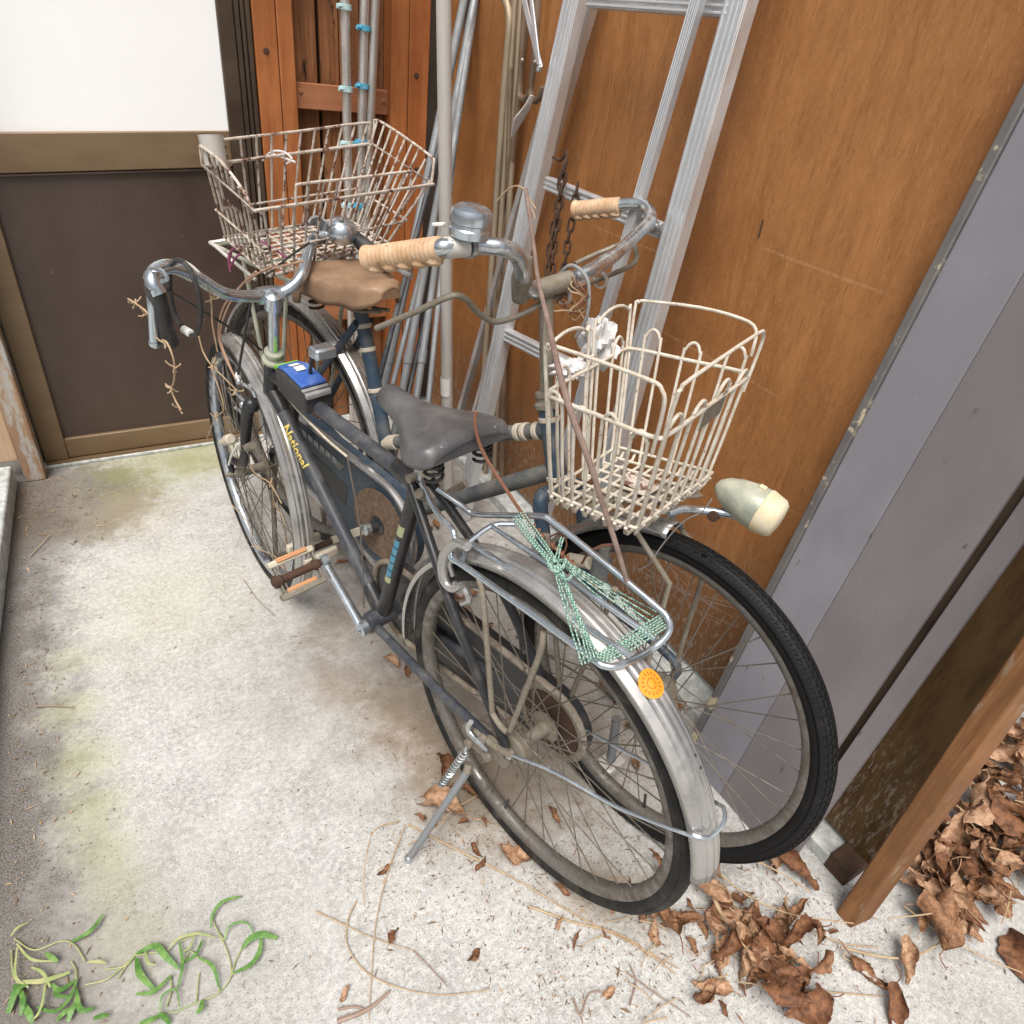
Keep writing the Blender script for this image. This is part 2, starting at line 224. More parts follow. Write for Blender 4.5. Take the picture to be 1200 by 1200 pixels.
# ---------------------------------------------------------------- mesh building
class MB:
    def __init__(s): s.v = []; s.f = []
    def add(s, v, f):
        o = len(s.v); s.v += [tuple(map(float, q)) for q in v]; s.f += [tuple(i + o for i in q) for q in f]; return s
    def box(s, c, X, Y, Z):
        c, X, Y, Z = map(V3, (c, X, Y, Z))
        v = [c + X * a + Y * b + Z * d for d in (-1, 1) for b in (-1, 1) for a in (-1, 1)]
        return s.add(v, [(0, 2, 3, 1), (4, 5, 7, 6), (0, 1, 5, 4), (2, 6, 7, 3), (0, 4, 6, 2), (1, 3, 7, 5)])
    def abox(s, a, b):
        a, b = V3(a), V3(b); c = (a + b) / 2; h = abs(b - a) / 2
        return s.box(c, (h[0], 0, 0), (0, h[1], 0), (0, 0, h[2]))
    def bar(s, a, b, w, d, up):          # rectangular bar from a to b, w along side, d along up
        a, b = V3(a), V3(b); t = nrm(b - a); x = nrm(np.cross(t, V3(up))); y = np.cross(x, t)
        return s.box((a + b) / 2, x * w / 2, y * d / 2, (b - a) / 2)
    def tube(s, P, r, n=8, sm=0, closed=False, cap=True, flat=None, up=None):
        P = [V3(p) for p in P]; rs = list(r) if hasattr(r, '__len__') else None
        if sm:
            Q = []; QR = []; N = len(P)
            for i in range(N if closed else N - 1):
                p0 = P[i - 1] if (closed or i > 0) else 2 * P[0] - P[1]; p1 = P[i]; p2 = P[(i + 1) % N]
                p3 = P[(i + 2) % N] if (closed or i + 2 < N) else 2 * P[-1] - P[-2]
                for k in range(sm):
                    t = k / sm; Q.append(.5 * ((2 * p1) + (p2 - p0) * t + (2 * p0 - 5 * p1 + 4 * p2 - p3) * t * t + (3 * p1 - p0 - 3 * p2 + p3) * t ** 3))
                    if rs: QR.append(rs[i] * (1 - t) + rs[(i + 1) % N] * t)
            if not closed: Q.append(P[-1]); QR.append(rs[-1] if rs else 0)
            P = Q; rs = QR if rs else None
        N = len(P); T = []
        for i in range(N):
            a = P[i - 1] if (closed or i > 0) else P[i]; b = P[(i + 1) % N] if (closed or i < N - 1) else P[i]; T.append(nrm(b - a))
        u = V3(up) if up is not None else (V3([0, 0, 1]) if abs(T[0][2]) < .9 else V3([1, 0, 0]))
        x = nrm(np.cross(u, T[0])); v = []; f = []
        for i in range(N):
            x = nrm(x - T[i] * (x @ T[i])); y = np.cross(T[i], x); rr = rs[i] if rs else r; fl = flat or 1
            for k in range(n):
                a = 2 * math.pi * (k + .5) / n; v.append(P[i] + x * rr * math.cos(a) + y * rr * fl * math.sin(a))
        for i in range(N if closed else N - 1):
            j = (i + 1) % N
            for k in range(n): f.append((i * n + k, i * n + (k + 1) % n, j * n + (k + 1) % n, j * n + k))
        if cap and not closed: f += [tuple(range(n - 1, -1, -1)), tuple((N - 1) * n + k for k in range(n))]
        return s.add(v, f)
    def lathe(s, prof, o, ax, n=24, closed=False, x=None):   # profile of (radius, height)
        o, ax = V3(o), nrm(ax); x = nrm(np.cross(ax, V3([0, 0, 1]) if abs(ax[2]) < .9 else V3([1, 0, 0]))); y = np.cross(ax, x); v = []; f = []; m = len(prof)
        for k in range(n):
            a = 2 * math.pi * k / n; d = x * math.cos(a) + y * math.sin(a)
            for r, h in prof: v.append(o + ax * h + d * r)
        for k in range(n):
            j = (k + 1) % n
            for i in range(m if closed else m - 1): i2 = (i + 1) % m; f.append((k * m + i, j * m + i, j * m + i2, k * m + i2))
        if not closed:
            if prof[0][0] > 1e-6: f.append(tuple(k * m for k in range(n - 1, -1, -1)))
            if prof[-1][0] > 1e-6: f.append(tuple(k * m + m - 1 for k in range(n)))
        return s.add(v, f)
    def prism(s, poly, off):
        poly = [V3(p) for p in poly]; off = V3(off); n = len(poly)
        return s.add(poly + [p + off for p in poly], [tuple(range(n - 1, -1, -1)), tuple(range(n, 2 * n))] + [(i, (i + 1) % n, n + (i + 1) % n, n + i) for i in range(n)])
    def grid(s, fn, nu, nv, closed_u=False):
        v = [fn(i / (nu if closed_u else nu - 1), j / (nv - 1)) for i in range(nu) for j in range(nv)]; f = []
        for i in range(nu if closed_u else nu - 1):
            for j in range(nv - 1): i2 = (i + 1) % nu; f.append((i * nv + j, i2 * nv + j, i2 * nv + j + 1, i * nv + j + 1))
        return s.add(v, f)
    def ball(s, c, r, n=12, sq=(1, 1, 1)):
        m = n // 2 + 1; c = V3(c)
        return s.grid(lambda i, j: c + V3([r * sq[0] * math.sin(math.pi * j) * math.cos(2 * math.pi * i), r * sq[1] * math.sin(math.pi * j) * math.sin(2 * math.pi * i), r * sq[2] * math.cos(math.pi * j)]), n, m, True)
    def mesh(s, name, o=(0, 0, 0), sharp=40):
        o = V3(o); me = bpy.data.meshes.new(name); me.from_pydata([tuple(V3(q) - o) for q in s.v], [], s.f); me.validate(); me.update()
        me.polygons.foreach_set('use_smooth', [True] * len(me.polygons)); me.set_sharp_from_angle(angle=math.radians(sharp)); return me
    def build(s, name, mat, parent=None, o=None, bevel=0, solid=0, sharp=40):
        if o is None: o = ORG.get(parent.name, V3([0, 0, 0])) if parent else V3(np.mean(s.v, 0))
        me = s.mesh(name, o, sharp); me.materials.append(MATS[mat]); ob = link(name, me, parent); ORG[ob.name] = V3(o)
        if not parent: ob.location = tuple(o)
        if bevel: b = ob.modifiers.new('bevel', 'BEVEL'); b.width = bevel; b.segments = 2; b.limit_method = 'ANGLE'
        if solid: b = ob.modifiers.new('solid', 'SOLIDIFY'); b.thickness = solid; b.offset = 0
        return ob
ORG = {}
def link(name, data, parent=None, M4=None):
    ob = bpy.data.objects.new(name, data); COL.objects.link(ob)
    if parent: ob.parent = parent
    if M4 is not None: ob.matrix_local = M4
    return ob
def tag(o, label=None, cat=None, group=None, kind=None):
    for k, v in (('label', label), ('category', cat), ('group', group), ('kind', kind)):
        if v: o[k] = v
    return o
def thing(name, loc, label, cat, group=None):
    o = bpy.data.objects.new(name, None); COL.objects.link(o); o.location = tuple(map(float, loc)); o.empty_display_size = .05; ORG[o.name] = V3(loc); return tag(o, label, cat, group)
def T(P, r, n=8, sm=0, **k): return MB().tube(P, r, n, sm, **k)
def inst(name, me, parent, P, Z, X=None, sc=1, sz=1):              # shared mesh placed at world point P (parent empties/parts are never rotated)
    z = nrm(Z); x = V3(X) if X is not None else (V3([1, 0, 0]) if abs(z[0]) < .9 else V3([0, 1, 0])); x = nrm(x - z * (x @ z)); y = np.cross(z, x)
    o = ORG.get(parent.name, V3([0, 0, 0])) if parent else V3([0, 0, 0]); P = V3(P) - o; m = Matrix.Identity(4)
    for i in range(3): m[i][0] = x[i] * sc; m[i][1] = y[i] * sc; m[i][2] = z[i] * sc * sz; m[i][3] = P[i]
    ob = link(name, me, parent, m); ORG[ob.name] = V3(P) + o; return ob

def dummy(name, parent, P):            # a part that only gathers its sub-parts (a wheel, a basket)
    o = bpy.data.objects.new(name, None); COL.objects.link(o); o.parent = parent; o.location = tuple(map(float, V3(P) - ORG[parent.name])); o.empty_display_size = .03; ORG[o.name] = V3(P); return o
# ================================================================ SETTING
def setting():
    PX = 1.14                                                   # plywood plane; the door wall stands at y = 2.38
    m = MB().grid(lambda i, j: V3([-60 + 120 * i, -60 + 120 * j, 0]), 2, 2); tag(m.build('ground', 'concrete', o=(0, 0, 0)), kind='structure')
    e_ = lambda y: -.306 - .053 * (2.41 - y)
    m = MB().prism([(-2.6, -3, 0), (e_(-3), -3, 0), (e_(2.282), 2.282, 0), (-2.6, 2.282, 0)], (0, 0, .07)); tag(m.build('concrete_step', 'step_concrete', bevel=.006), kind='structure')
    m = MB().abox((-.30, 2.345, .0), (1.2, 2.43, .012)); tag(m.build('door_sill_slab', 'step_concrete', bevel=.003), kind='structure')
    m = MB().abox((1.06, .20, .0), (1.22, 2.40, .035)); tag(m.build('foundation_strip', 'step_concrete', bevel=.004), kind='structure')
    # --- sliding door
    y = 2.38; d = thing('sliding_door', (.15, y, .03), 'brown sliding door with a white frosted pane above a plain dark brown panel', 'door')
    xl, xr = -.165, .50; top = 2.05
    def bx(n, a, b, mt, par=d, bv=.003): return MB().abox(a, b).build(n, mt, par, bevel=bv)
    bx('stile', (xl - .068, y - .012, .016), (xl, y + .03, top), 'bronze_aluminium'); bx('stile', (.457, y - .012, .016), (xr, y + .03, top), 'dark_bronze')
    mr = MB(); q = [ony((0, 203), y), ony((232, 194), y), ony((268, 152), y), ony((0, 158), y)]
    z0, z1 = .897, .993; sl = .034                                 # the old rail hangs a little out of level
    def rail(n, za, zb, mt, yf, s_): 
        v = [(xl, yf, za - s_ * .3), (.457, yf, za + s_ * .3), (.457, yf, zb + s_ * .3), (xl, yf, zb - s_ * .3)]
        return MB().prism(v[::-1], (0, .036, 0)).build(n, mt, d, bevel=.003)
    rail('mid_rail', z0, z1, 'bronze_aluminium', y - .009, .06); bx('bottom_rail', (xl, y - .009, .018), (.457, y + .027, .088), 'bronze_aluminium'); bx('top_rail', (xl, y - .009, top - .08), (.457, y + .027, top - .002), 'bronze_aluminium')
    rail('rail_lip', z0 - .010, z0 - .002, 'dark_bronze', y - .006, .06)
    bx('lower_panel', (xl, y + .004, .088), (.457, y + .016, .93), 'brown_panel', bv=0)
    bx('glass_pane', (xl, y + .004, .935), (.457, y + .012, top - .075), 'frosted_glass', bv=0)
    # --- door frame: dark jamb with tracks on both sides
    fr_ = thing('door_frame', (.52, y, .02), 'dark brown door frame with narrow upright tracks beside the orange timber post', 'door frame')
    for k, (a, b, yy) in enumerate(((.502, .516, 2.372), (.519, .528, 2.364), (.530, .541, 2.352))): bx('jamb_track', (a, yy, .013), (b, y + .05, top + .06), 'dark_bronze', fr_, .002)
    for k, (a, b, yy) in enumerate(((-.247, -.236, 2.366), (-.262, -.250, 2.352))): bx('jamb_track', (a, yy, .013), (b, y + .05, top + .06), 'dark_bronze', fr_, .002)
    bx('head', (-.262, y - .02, top + .001), (.50, y + .05, top + .06), 'dark_bronze', fr_); bx('sill_track', (-.23, y - .03, .0125), (.50, y + .04, .0155), 'bronze_aluminium', fr_, 0)
    # --- left post
    p = thing('timber_post', (-.263, 2.31, 0), 'weathered grey brown timber post standing on the floor at the left end of the door', 'post')
    MB().abox((-.291, 2.284, 0), (-.234, 2.335, 2.2)).build('post_shaft', 'post_wood', p, bevel=.004)
    MB().abox((-.352, 2.30, .072), (-.2915, 2.345, 2.2)).build('side_board', 'pale_wood', p, bevel=.003)
    # --- orange timber wall
    y = 2.36; tw = thing('timber_wall', (.8, y, 0), 'orange brown timber wall of posts and old boards behind the poles', 'wall')
    for a, b in ((.545, .6085), (.6105, .656)): MB().abox((a, y - .01, .013), (b, y + .10, 2.4)).build('post_half', 'cedar', tw, bevel=.003)
    for a, b in ((.951, 1.0085), (1.0105, 1.078)): MB().abox((a, y - .012, .013), (b, y + .10, 2.4)).build('post_half', 'cedar', tw, bevel=.003)
    xs = [.657, .734, .752, .815, .872, .95]
    for a, b, dy in ((.6575, .737, 0), (.7485, .806, .004), (.809, .868, -.003), (.871, .9505, .003)): MB().abox((a, y + .045 + dy, .013), (b, y + .07 + dy, 2.4)).build('wall_board', 'old_board', tw, bevel=.003)
    MB().abox((.6565, y + .01, 1.082), (.9503, y + .04, 1.150)).build('brace', 'brace_wood', tw, bevel=.002); MB().abox((.6565, y + .01, .42), (.9503, y + .04, .49)).build('brace', 'brace_wood', tw, bevel=.002)
    for x, z in ((.672, 1.128), (.935, 1.12)): MB().lathe([(.007, 0), (.006, .003), (0, .004)], (x, y + .01, z), (0, -1, 0), 10).build('nail_head', 'brace_wood', tw)
    for x, z in ((1.045, .93), (1.035, 1.20), (1.05, .75), (.575, 1.22)): MB().lathe([(.0085, 0), (.007, .002), (0, .0025)], (x, y - .0105 if x < .9 else y - .0125, z), (0, -1, 0), 12).build('knot', 'rust', tw)
    MB().abox((.5, y + .11, .013), (1.3, y + .13, 2.4)).build('backing', 'dark_bronze', tw)
    # --- plywood wall and its end post
    pw = thing('plywood_wall', (PX, 1.2, 0), 'tall orange brown plywood wall running along the right side of the passage', 'wall')
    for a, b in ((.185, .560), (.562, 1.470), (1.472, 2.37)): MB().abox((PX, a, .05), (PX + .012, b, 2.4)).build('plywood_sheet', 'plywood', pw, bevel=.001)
    for yy in (.55, 1.45, 2.3): MB().abox((PX + .0125, yy - .02, .036), (PX + .05, yy + .02, 2.4)).build('stud', 'cedar', pw)
    for p, dz in (((892, 268), .016), ((1085, 332), .012)):
        c = onx(p, PX); MB().box(c + V3([-.0005, 0, 0]), (.0012, 0, 0), (0, .0016, 0), (0, .001, dz)).build('crack', 'dark_bronze', pw)
    ep = thing('end_post', (1.03, .15, 0), 'rough brown square timber end post of the plywood wall beside the dead leaves', 'post')
    MB().prism([(1.002, .126, 0), (1.056, .117, 0), (1.056, .151, 0), (1.002, .160, 0)], (0, .057, 1.5)).build('post_shaft', 'end_post_wood', ep, bevel=.003)
    MB().abox((1.058, .185, .0), (1.138, .235, .048)).build('foot_block', 'rust', ep, bevel=.003)
    db = thing('dark_board', (1.11, .21, .05), 'dark brown scuffed board standing between the narrow grey board and the end post', 'board'); MB().abox((1.108, .172, .049), (1.120, .300, 1.6)).build('panel', 'dark_ply', db, bevel=.001)
    # --- grey boards leaning on the plywood
    def lean(x0, y0, y1, th, z1=1.42, k=.11, yb=0): return [V3([x0 + k * 0, y0 + yb, .0]), V3([x0, y1 + yb, .0]), V3([x0 + k * z1, y1, z1]), V3([x0 + k * z1, y0, z1])], V3([th, 0, 0])
    gb = thing('grey_board', (.99, .45, 0), 'wide grey painted board with worn left edge leaning on the plywood', 'board')
    for a, b, mt, dx in ((.4511, .556, 'grey_board', 0), (.312, .4505, 'grey_board_dark', .002)):
        P, o = lean(.975 + dx * .5, a, b, .012); MB().prism(P, o).build('panel', mt, gb, bevel=.0008)
    P, o = lean(.969, .557, .572, .022); MB().prism(P, o).build('edge_strip', 'board_edge', gb, bevel=.002)
    gs = thing('grey_strip_board', (1.0, .265, 0), 'narrow grey painted board standing next to the brown end post', 'board')
    P, o = lean(.990, .268, .301, .014); MB().prism(P, o).build('panel', 'grey_board_dark', gs, bevel=.0015)
    P, o = lean(1.006, .3015, .318, .01); MB().prism(P, o).build('edge_strip', 'dark_bronze', gs, bevel=.001)
setting()

# ================================================================ POLES, RODS, LADDER
def stuff_in_corner():
    # three bright poles with blue clamps
    Y = 2.27
    for (a, b, lab, cl) in (((404, 0), (409, 262), 'thin shiny steel pole with pale blue clamps, leftmost of the three against the timber wall', [(0.5, 8), (398, 104), (396, 168), (399, 240)]),
                            ((427, 0), (421, 262), 'thin shiny steel pole with bright blue clamps, middle of the three against the timber wall', [(420, 33), (416, 101), (415, 167), (410, 241)]),
                            ((440, 0), (429, 262), 'shiny steel pole without clamps, rightmost of the three against the timber wall', [])):
        A0 = ony(a, Y); B0 = ony(b, Y); dr = nrm(A0 - B0); bot = B0 - dr * (B0[2] / dr[2]); topp = A0 + dr * .8
        th = thing('clothes_pole', bot, lab, 'pole', 'steel poles with blue clamps'); th['label'] = lab
        r = .0135; T([bot, topp], r, 14).build('tube', 'stainless', th)
        for px, py in cl:
            c = B0 + dr * ((ony((a[0], py), Y) - B0) @ dr); mt = 'pale_blue_clamp' if 'pale' in lab else 'blue_clamp'
            m = MB().lathe([(r + .001, -.007), (r + .005, -.007), (r + .005, .007), (r + .001, .007)], c, dr, 14, True); m.box(c + V3([-.016 if 'pale' in lab else -.002, -.012, 0]), (.011, 0, 0), (0, .006, 0), (0, 0, .006)); m.lathe([(0, -.014), (.005, -.014), (.005, .014), (0, .014)], c + V3([-.014, -.014, 0]), (1, .3, 0), 8)
            m.build('clamp', mt, th)
    # tall pale pole
    tp = onx((521, 0), .86); g0 = onz((526, 600), 0.0); g0 = V3([.885, tp[1] - .03, 0])
    tp = onp((520, 0), g0, (0, 1, 0)); bt = onp((524, 465), g0, (0, 1, 0)); dr = nrm(tp - bt); 
    bot = bt - dr * (bt[2] / dr[2])
    t_ = thing('pale_pole', bot, 'tall dull aluminium pole standing upright in front of the plywood, left of the ladder', 'pole'); T([bot, tp + dr * .6], .0180, 18).build('tube', 'pale_pole', t_)
    c = onp((523, 452), g0, (0, 1, 0)); MB().lathe([(.0182, -.03), (.0186, -.03), (.0186, .03), (.0182, .03)], c, dr, 16, True).build('sticker_band', 'white_plastic', t_)
    # leaning grey pipes
    for i, (a, b, lab, r) in enumerate((((544, 0), (452, 445), 'slanting bluish grey pipe, leftmost of the pipes beside the tall pale pole', .013), ((556, 0), (474, 445), 'slanting bluish grey pipe, second from the left beside the tall pale pole', .012),
                                      ((548, 60), (491, 445), 'slanting grey pipe half hidden behind the tall pale pole', .011), ((536, 140), (505, 440), 'thin dark grey pipe close to the base of the tall pale pole', .008))):
        ta = ony(a, 2.20 - .05 * i); tb = ony(b, 1.85 - .06 * i); dr = nrm(ta - tb); bot = tb - dr * (max(tb[2], .0) / dr[2])
        th = thing('grey_pipe', bot, lab, 'pipe', 'grey pipes leaning in the corner'); T([bot, ta + dr * .35], r, 12).build('tube', 'galvanised', th)
        if i < 3: MB().lathe([(r, 0), (r + .0025, 0), (r + .0025, .04), (r, .04)], tb + dr * .05, dr, 12, True).build('collar', 'galvanised', th)
    for i, (a, b) in enumerate((((515, 170), (448, 430)), ((510, 250), (463, 440)), ((514, 300), (482, 445)))):
        ta = ony(a, 2.0); tb = ony(b, 1.8); dr = nrm(ta - tb); bot = tb - dr * (tb[2] / dr[2])
        th = thing('rod', bot, ('short dark rod leaning behind the leftmost grey pipe', 'dark rod wedged between the grey pipes', 'dark rod next to the foot of the tall pale pole')[i], 'rod', 'dark rods among the grey pipes'); T([bot, ta], .008, 10).build('shaft', 'dusty_tube' if i != 1 else 'galvanised', th)
    # arched curtain rods and bronze hooked bars
    X = 1.09
    P = [onx(q, X) for q in ((577, 300), (584, 200), (592, 90), (597, 30), (594, 4), (586, -8))]; dr = nrm(P[0] - P[1]); bot = P[0] + dr * ((P[0][2]) / -dr[2])
    th = thing('curved_rod', bot, 'tall pale gold rod whose top bends over like a cane', 'rod'); T([bot] + P, .010, 10, 5).build('tube', 'gold_rod', th)
    for i, (a, b, lab) in enumerate((((604, 0), (583, 330), 'straight gold rod right beside the bent gold rod'), ((611, 0), (592, 330), 'straight gold rod next to the hooked bronze bars'))):
        ta = onx(a, 1.10); tb = onx(b, 1.10); dr = nrm(ta - tb); bot = tb - dr * (tb[2] / dr[2]); th = thing('straight_rod', bot, lab, 'rod', 'gold rods against the plywood'); T([bot, ta + dr * .5], .0085, 10).build('tube', 'gold_rod', th)
    for i, (pts, lab) in enumerate(((((617, -20), (612, 60), (609, 108), (613, 116), (619, 112), (622, 101)), 'left bronze bar ending in a small hook above the tape'), (((631, -20), (627, 60), (622, 108), (626, 118), (633, 113), (636, 102)), 'right bronze bar ending in a small hook above the tape'))):
        P = [onx(q, 1.06) for q in pts]; th = thing('hooked_bar', P[2], lab, 'bar', 'hooked bronze bars'); T(P, .0085, 8, 4).build('bar', 'bronze_bar', th)
        for q in ((612, 70) if i == 0 else (627, 72),): c = onx(q, 1.052); MB().ball(c, .004, 8).build('rivet', 'pale_pole', th)
        ta = onx((606 - 9 * i, 130 + 30 * i), 1.10); tb = onx((577 + 14 * i, 420), 1.10); dr = nrm(ta - tb); bot = tb - dr * (tb[2] / dr[2]); th = thing('bronze_bar', bot, ('dark bronze bar rising behind the gold rods', 'dark bronze bar between the gold rods and the ladder')[i], 'bar', 'bronze bars'); T([bot, ta + dr * .4], .009, 8).build('bar', 'bronze_bar', th)
    P = [onx(q, 1.035) for q in ((623, 112), (618, 125), (608, 140), (600, 160))]; th = MB().tube(P, [.005, .011, .015, .004], 8, 4, flat=.3).build('tape_scrap', 'paper'); tag(th, 'scrap of shiny grey tape dangling from the hooked bronze bars', 'tape')
    # stepladder
    n = (1, 0, -.09); P0 = (1.085, 0, 1.8)
    f = lambda p: onp(p, P0, n)
    nr = nrm(V3(n)); ld = thing('stepladder', f((600, 560)) * V3([1, 1, 0]), 'tall ribbed aluminium stepladder leaning against the plywood wall', 'ladder')
    def railz(a, b, w, nm, ff=f, dep=.028, zb=None, ribs=True):
        ta, tb = ff(a), ff(b); dr = nrm(ta - tb); bot = tb - dr * ((tb[2] - .005) / dr[2]); tp = ta + dr * .35
        m = MB().bar(bot, tp, w, dep, nr)
        x = nrm(np.cross(dr, nr))
        if ribs:
            for k in (-.42, -.16, .10, .40): m.bar(bot - nr * (dep / 2 + .0015) + x * w * k, tp - nr * (dep / 2 + .0015) + x * w * k, w * .12, .004, nr)
        o = m.build(nm, 'aluminium', ld, bevel=.001); return bot, tp, dr
    L = railz((675, 0), (572, 470), .056, 'rail'); Rr = railz((864, 20), (737, 470), .050, 'rail')
    # lower left outer flange legs, rear frame
    f2 = lambda p: onp(p, (1.118, 0, 1.8), (1, 0, -.02))
    for a, b, w_ in (((625, 178), (548, 452), .020), ((645, 178), (566, 452), .018)): railz(a, b, w_, 'rear_leg', f2, .022, ribs=w_ > .025)
    f3 = lambda p: onp(p, (1.050, 0, 1.8), (1, 0, -.09)); railz((819, 0), (692, 430), .022, 'rear_leg', f3, .016)
    def rung(a, b, w_, ff=f, ext=.02):
        A0, B0 = ff(a), ff(b); dr = nrm(B0 - A0); m = MB().bar(A0 - dr * ext, B0 + dr * ext, w_, .022, nr); x = nrm(np.cross(dr, nr))
        for k in (-.35, 0, .35): m.bar(A0 - dr * ext - nr * .0125 + x * w_ * k, B0 + dr * ext - nr * .0125 + x * w_ * k, w_ * .14, .004, nr)
        m.build('rung', 'aluminium', ld, bevel=.001)
    rung((700, 0), (850, 9), .030); rung((648, 217), (770, 268), .030); rung((600, 395), (690, 440), .034)
    # hinged brace
    a, b = onp((621, -20), f((640, 0)), (1, 0, 0)) - nr * .03, onp((646, 84), f((646, 84)), (1, 0, 0)) - nr * .03
    MB().bar(a, b, .016, .004, nr).build('hinge_brace', 'aluminium', ld, bevel=.001); a2, b2 = onp((651, -10), f((650, 0)), (1, 0, 0)) - nr * .034, b - nr * .004
    MB().bar(onp((634, -20), f((640, 0)), (1, 0, 0)) - nr * .034, b2, .012, .004, nr).build('hinge_brace', 'aluminium', ld, bevel=.001); MB().lathe([(.009, 0), (.008, .006), (0, .007)], b - nr * .004, -nr, 12).build('hinge_bolt', 'chrome', ld)
    c = f((800, 262)) if False else f((797, 262)); MB().lathe([(.011, 0), (.011, .03), (.006, .032), (.006, .05), (0, .05)], f((766, 262)) - nr * .02, (0, -1, 0), 10).build('hinge_knob', 'chrome', ld)
    # rusty chain hanging from the ladder
    ch = thing('chain', f((658, 200)) - nr * .03, 'rusty brown chain hung in two strands over a hook on the ladder rung', 'chain')
    lm = MB(); N = 14; pts = [V3([.0068 * math.cos(a), 0, .0068 * math.sin(a) + (.0085 if math.sin(a) > 0 else -.0085)]) for a in [2 * math.pi * (k + .5) / N for k in range(N)]]; lm.tube(pts, .0029, 6, closed=True, up=(0, 1, 0)); me = lm.mesh('chain_link'); me.materials.append(MATS['rust'])
    pc = f((658, 200)) - nr * .035
    def strand(q):
        P = [onp(z, pc, n) for z in q]; L_ = [0]; 
        for i in range(1, len(P)): L_.append(L_[-1] + np.linalg.norm(P[i] - P[i - 1]))
        s_ = 0; k = 0
        while s_ < L_[-1]:
            i = max(j for j in range(len(L_)) if L_[j] <= s_); i = min(i, len(P) - 2); t = (s_ - L_[i]) / (L_[i + 1] - L_[i]); p = P[i] + (P[i + 1] - P[i]) * t
            d = nrm(P[i + 1] - P[i]); sd = nrm(np.cross(d, nr)); ax = nrm(sd + nr * .8) if k % 2 else nrm(sd - nr * .9)
            inst('chain_link', me, ch, p, -d, ax); s_ += .0245; k += 1
    strand([(659, 200), (655, 235), (648, 270), (643, 305), (641, 345)]); strand([(662, 195), (658, 225), (653, 262), (648, 300), (645, 340)]); strand([(676, 222), (672, 250), (666, 280), (662, 310), (657, 345)])
    T([onp(q, pc, n) for q in ((648, 184), (656, 188), (661, 183), (663, 176), (664, 190), (661, 200))], .003, 8, 3).build('hook', 'rust', ch)
    hb = onp((650, 186), pc, n)
stuff_in_corner()
# ================================================================ BICYCLES
TYRE = {}
def wheel_meshes():
    def sec(R0, w, h, n, off=0): return [(R0 + h * math.sin(2 * math.pi * k / n), w * math.cos(2 * math.pi * k / n)) for k in range(n)]
    for nm in ('tyre', 'tyre_clean'):
        me = MB().lathe(sec(.3135, .0185, .0178, 14) if nm == 'tyre' else sec(.3165, .0205, .0205, 16), (0, 0, 0), (0, 0, 1), 96, True).mesh('tyre'); me.materials.append(MATS[nm]); TYRE[nm] = me
    prof = [(.303, -.0135), (.3035, -.0118), (.298, -.0105), (.291, -.0095), (.2875, -.004), (.2875, .004), (.291, .0095), (.298, .0105), (.3035, .0118), (.303, .0135), (.296, .0136), (.287, .011), (.2835, .004), (.2835, -.004), (.287, -.011), (.296, -.0136)]
    for nm in ('rim_steel', 'rim_bright'):
        me = MB().lathe(prof, (0, 0, 0), (0, 0, 1), 96, True).mesh('rim', sharp=50); me.materials.append(MATS[nm]); TYRE[nm] = me
    hp = [(.004, -.072), (.004, -.056), (.009, -.056), (.009, -.050), (.012, -.048), (.015, -.036), (.030, -.0345), (.030, -.031), (.014, -.028), (.012, 0), (.014, .028), (.030, .031), (.030, .0345), (.015, .036), (.012, .048), (.009, .050), (.009, .056), (.004, .056), (.004, .072)]
    me = MB().lathe(hp, (0, 0, 0), (0, 0, 1), 20).mesh('hub'); me.materials.append(MATS['rusty_steel']); TYRE['hub'] = me
    me = MB().tube([(0, 0, 0), (0, 0, 1)], .00125, 5).mesh('spoke'); me.materials.append(MATS['spoke_steel']); TYRE['spoke'] = me
wheel_meshes()
def wheel(bike, c, n, tyre, rim, seed=0, lab=None):
    c, n = V3(c), nrm(n); w_ = dummy('wheel', bike, c)
    if lab: w_['label'] = lab
    x = nrm(np.cross(n, V3([0.3, .2, 1]))); y = np.cross(n, x)
    inst('tyre', TYRE[tyre], w_, c, n, x); inst('rim', TYRE[rim], w_, c, n, x); inst('hub', TYRE['hub'], w_, c, n, x)
    rr = random.Random(seed)
    for k in range(36):
        a = 2 * math.pi * (k + .5) / 36 + seed; sd = 1 if k % 2 else -1; b = a + (.62 if (k // 2) % 2 else -.62) * 1.9
        p0 = c + n * .0325 * sd + (x * math.cos(b) + y * math.sin(b)) * .028; p1 = c + (x * math.cos(a) + y * math.sin(a)) * .286 + n * sd * .003
        d = p1 - p0; L = np.linalg.norm(d); inst('spoke', TYRE['spoke'], w_, p0, d, sz=L)
    m = MB(); a = 1.1 + seed; p1 = c + (x * math.cos(a) + y * math.sin(a)) * .284; m.tube([p1, c + (x * math.cos(a) + y * math.sin(a)) * .25], .0032, 8).build('valve', 'black_plastic', w_)
    return w_
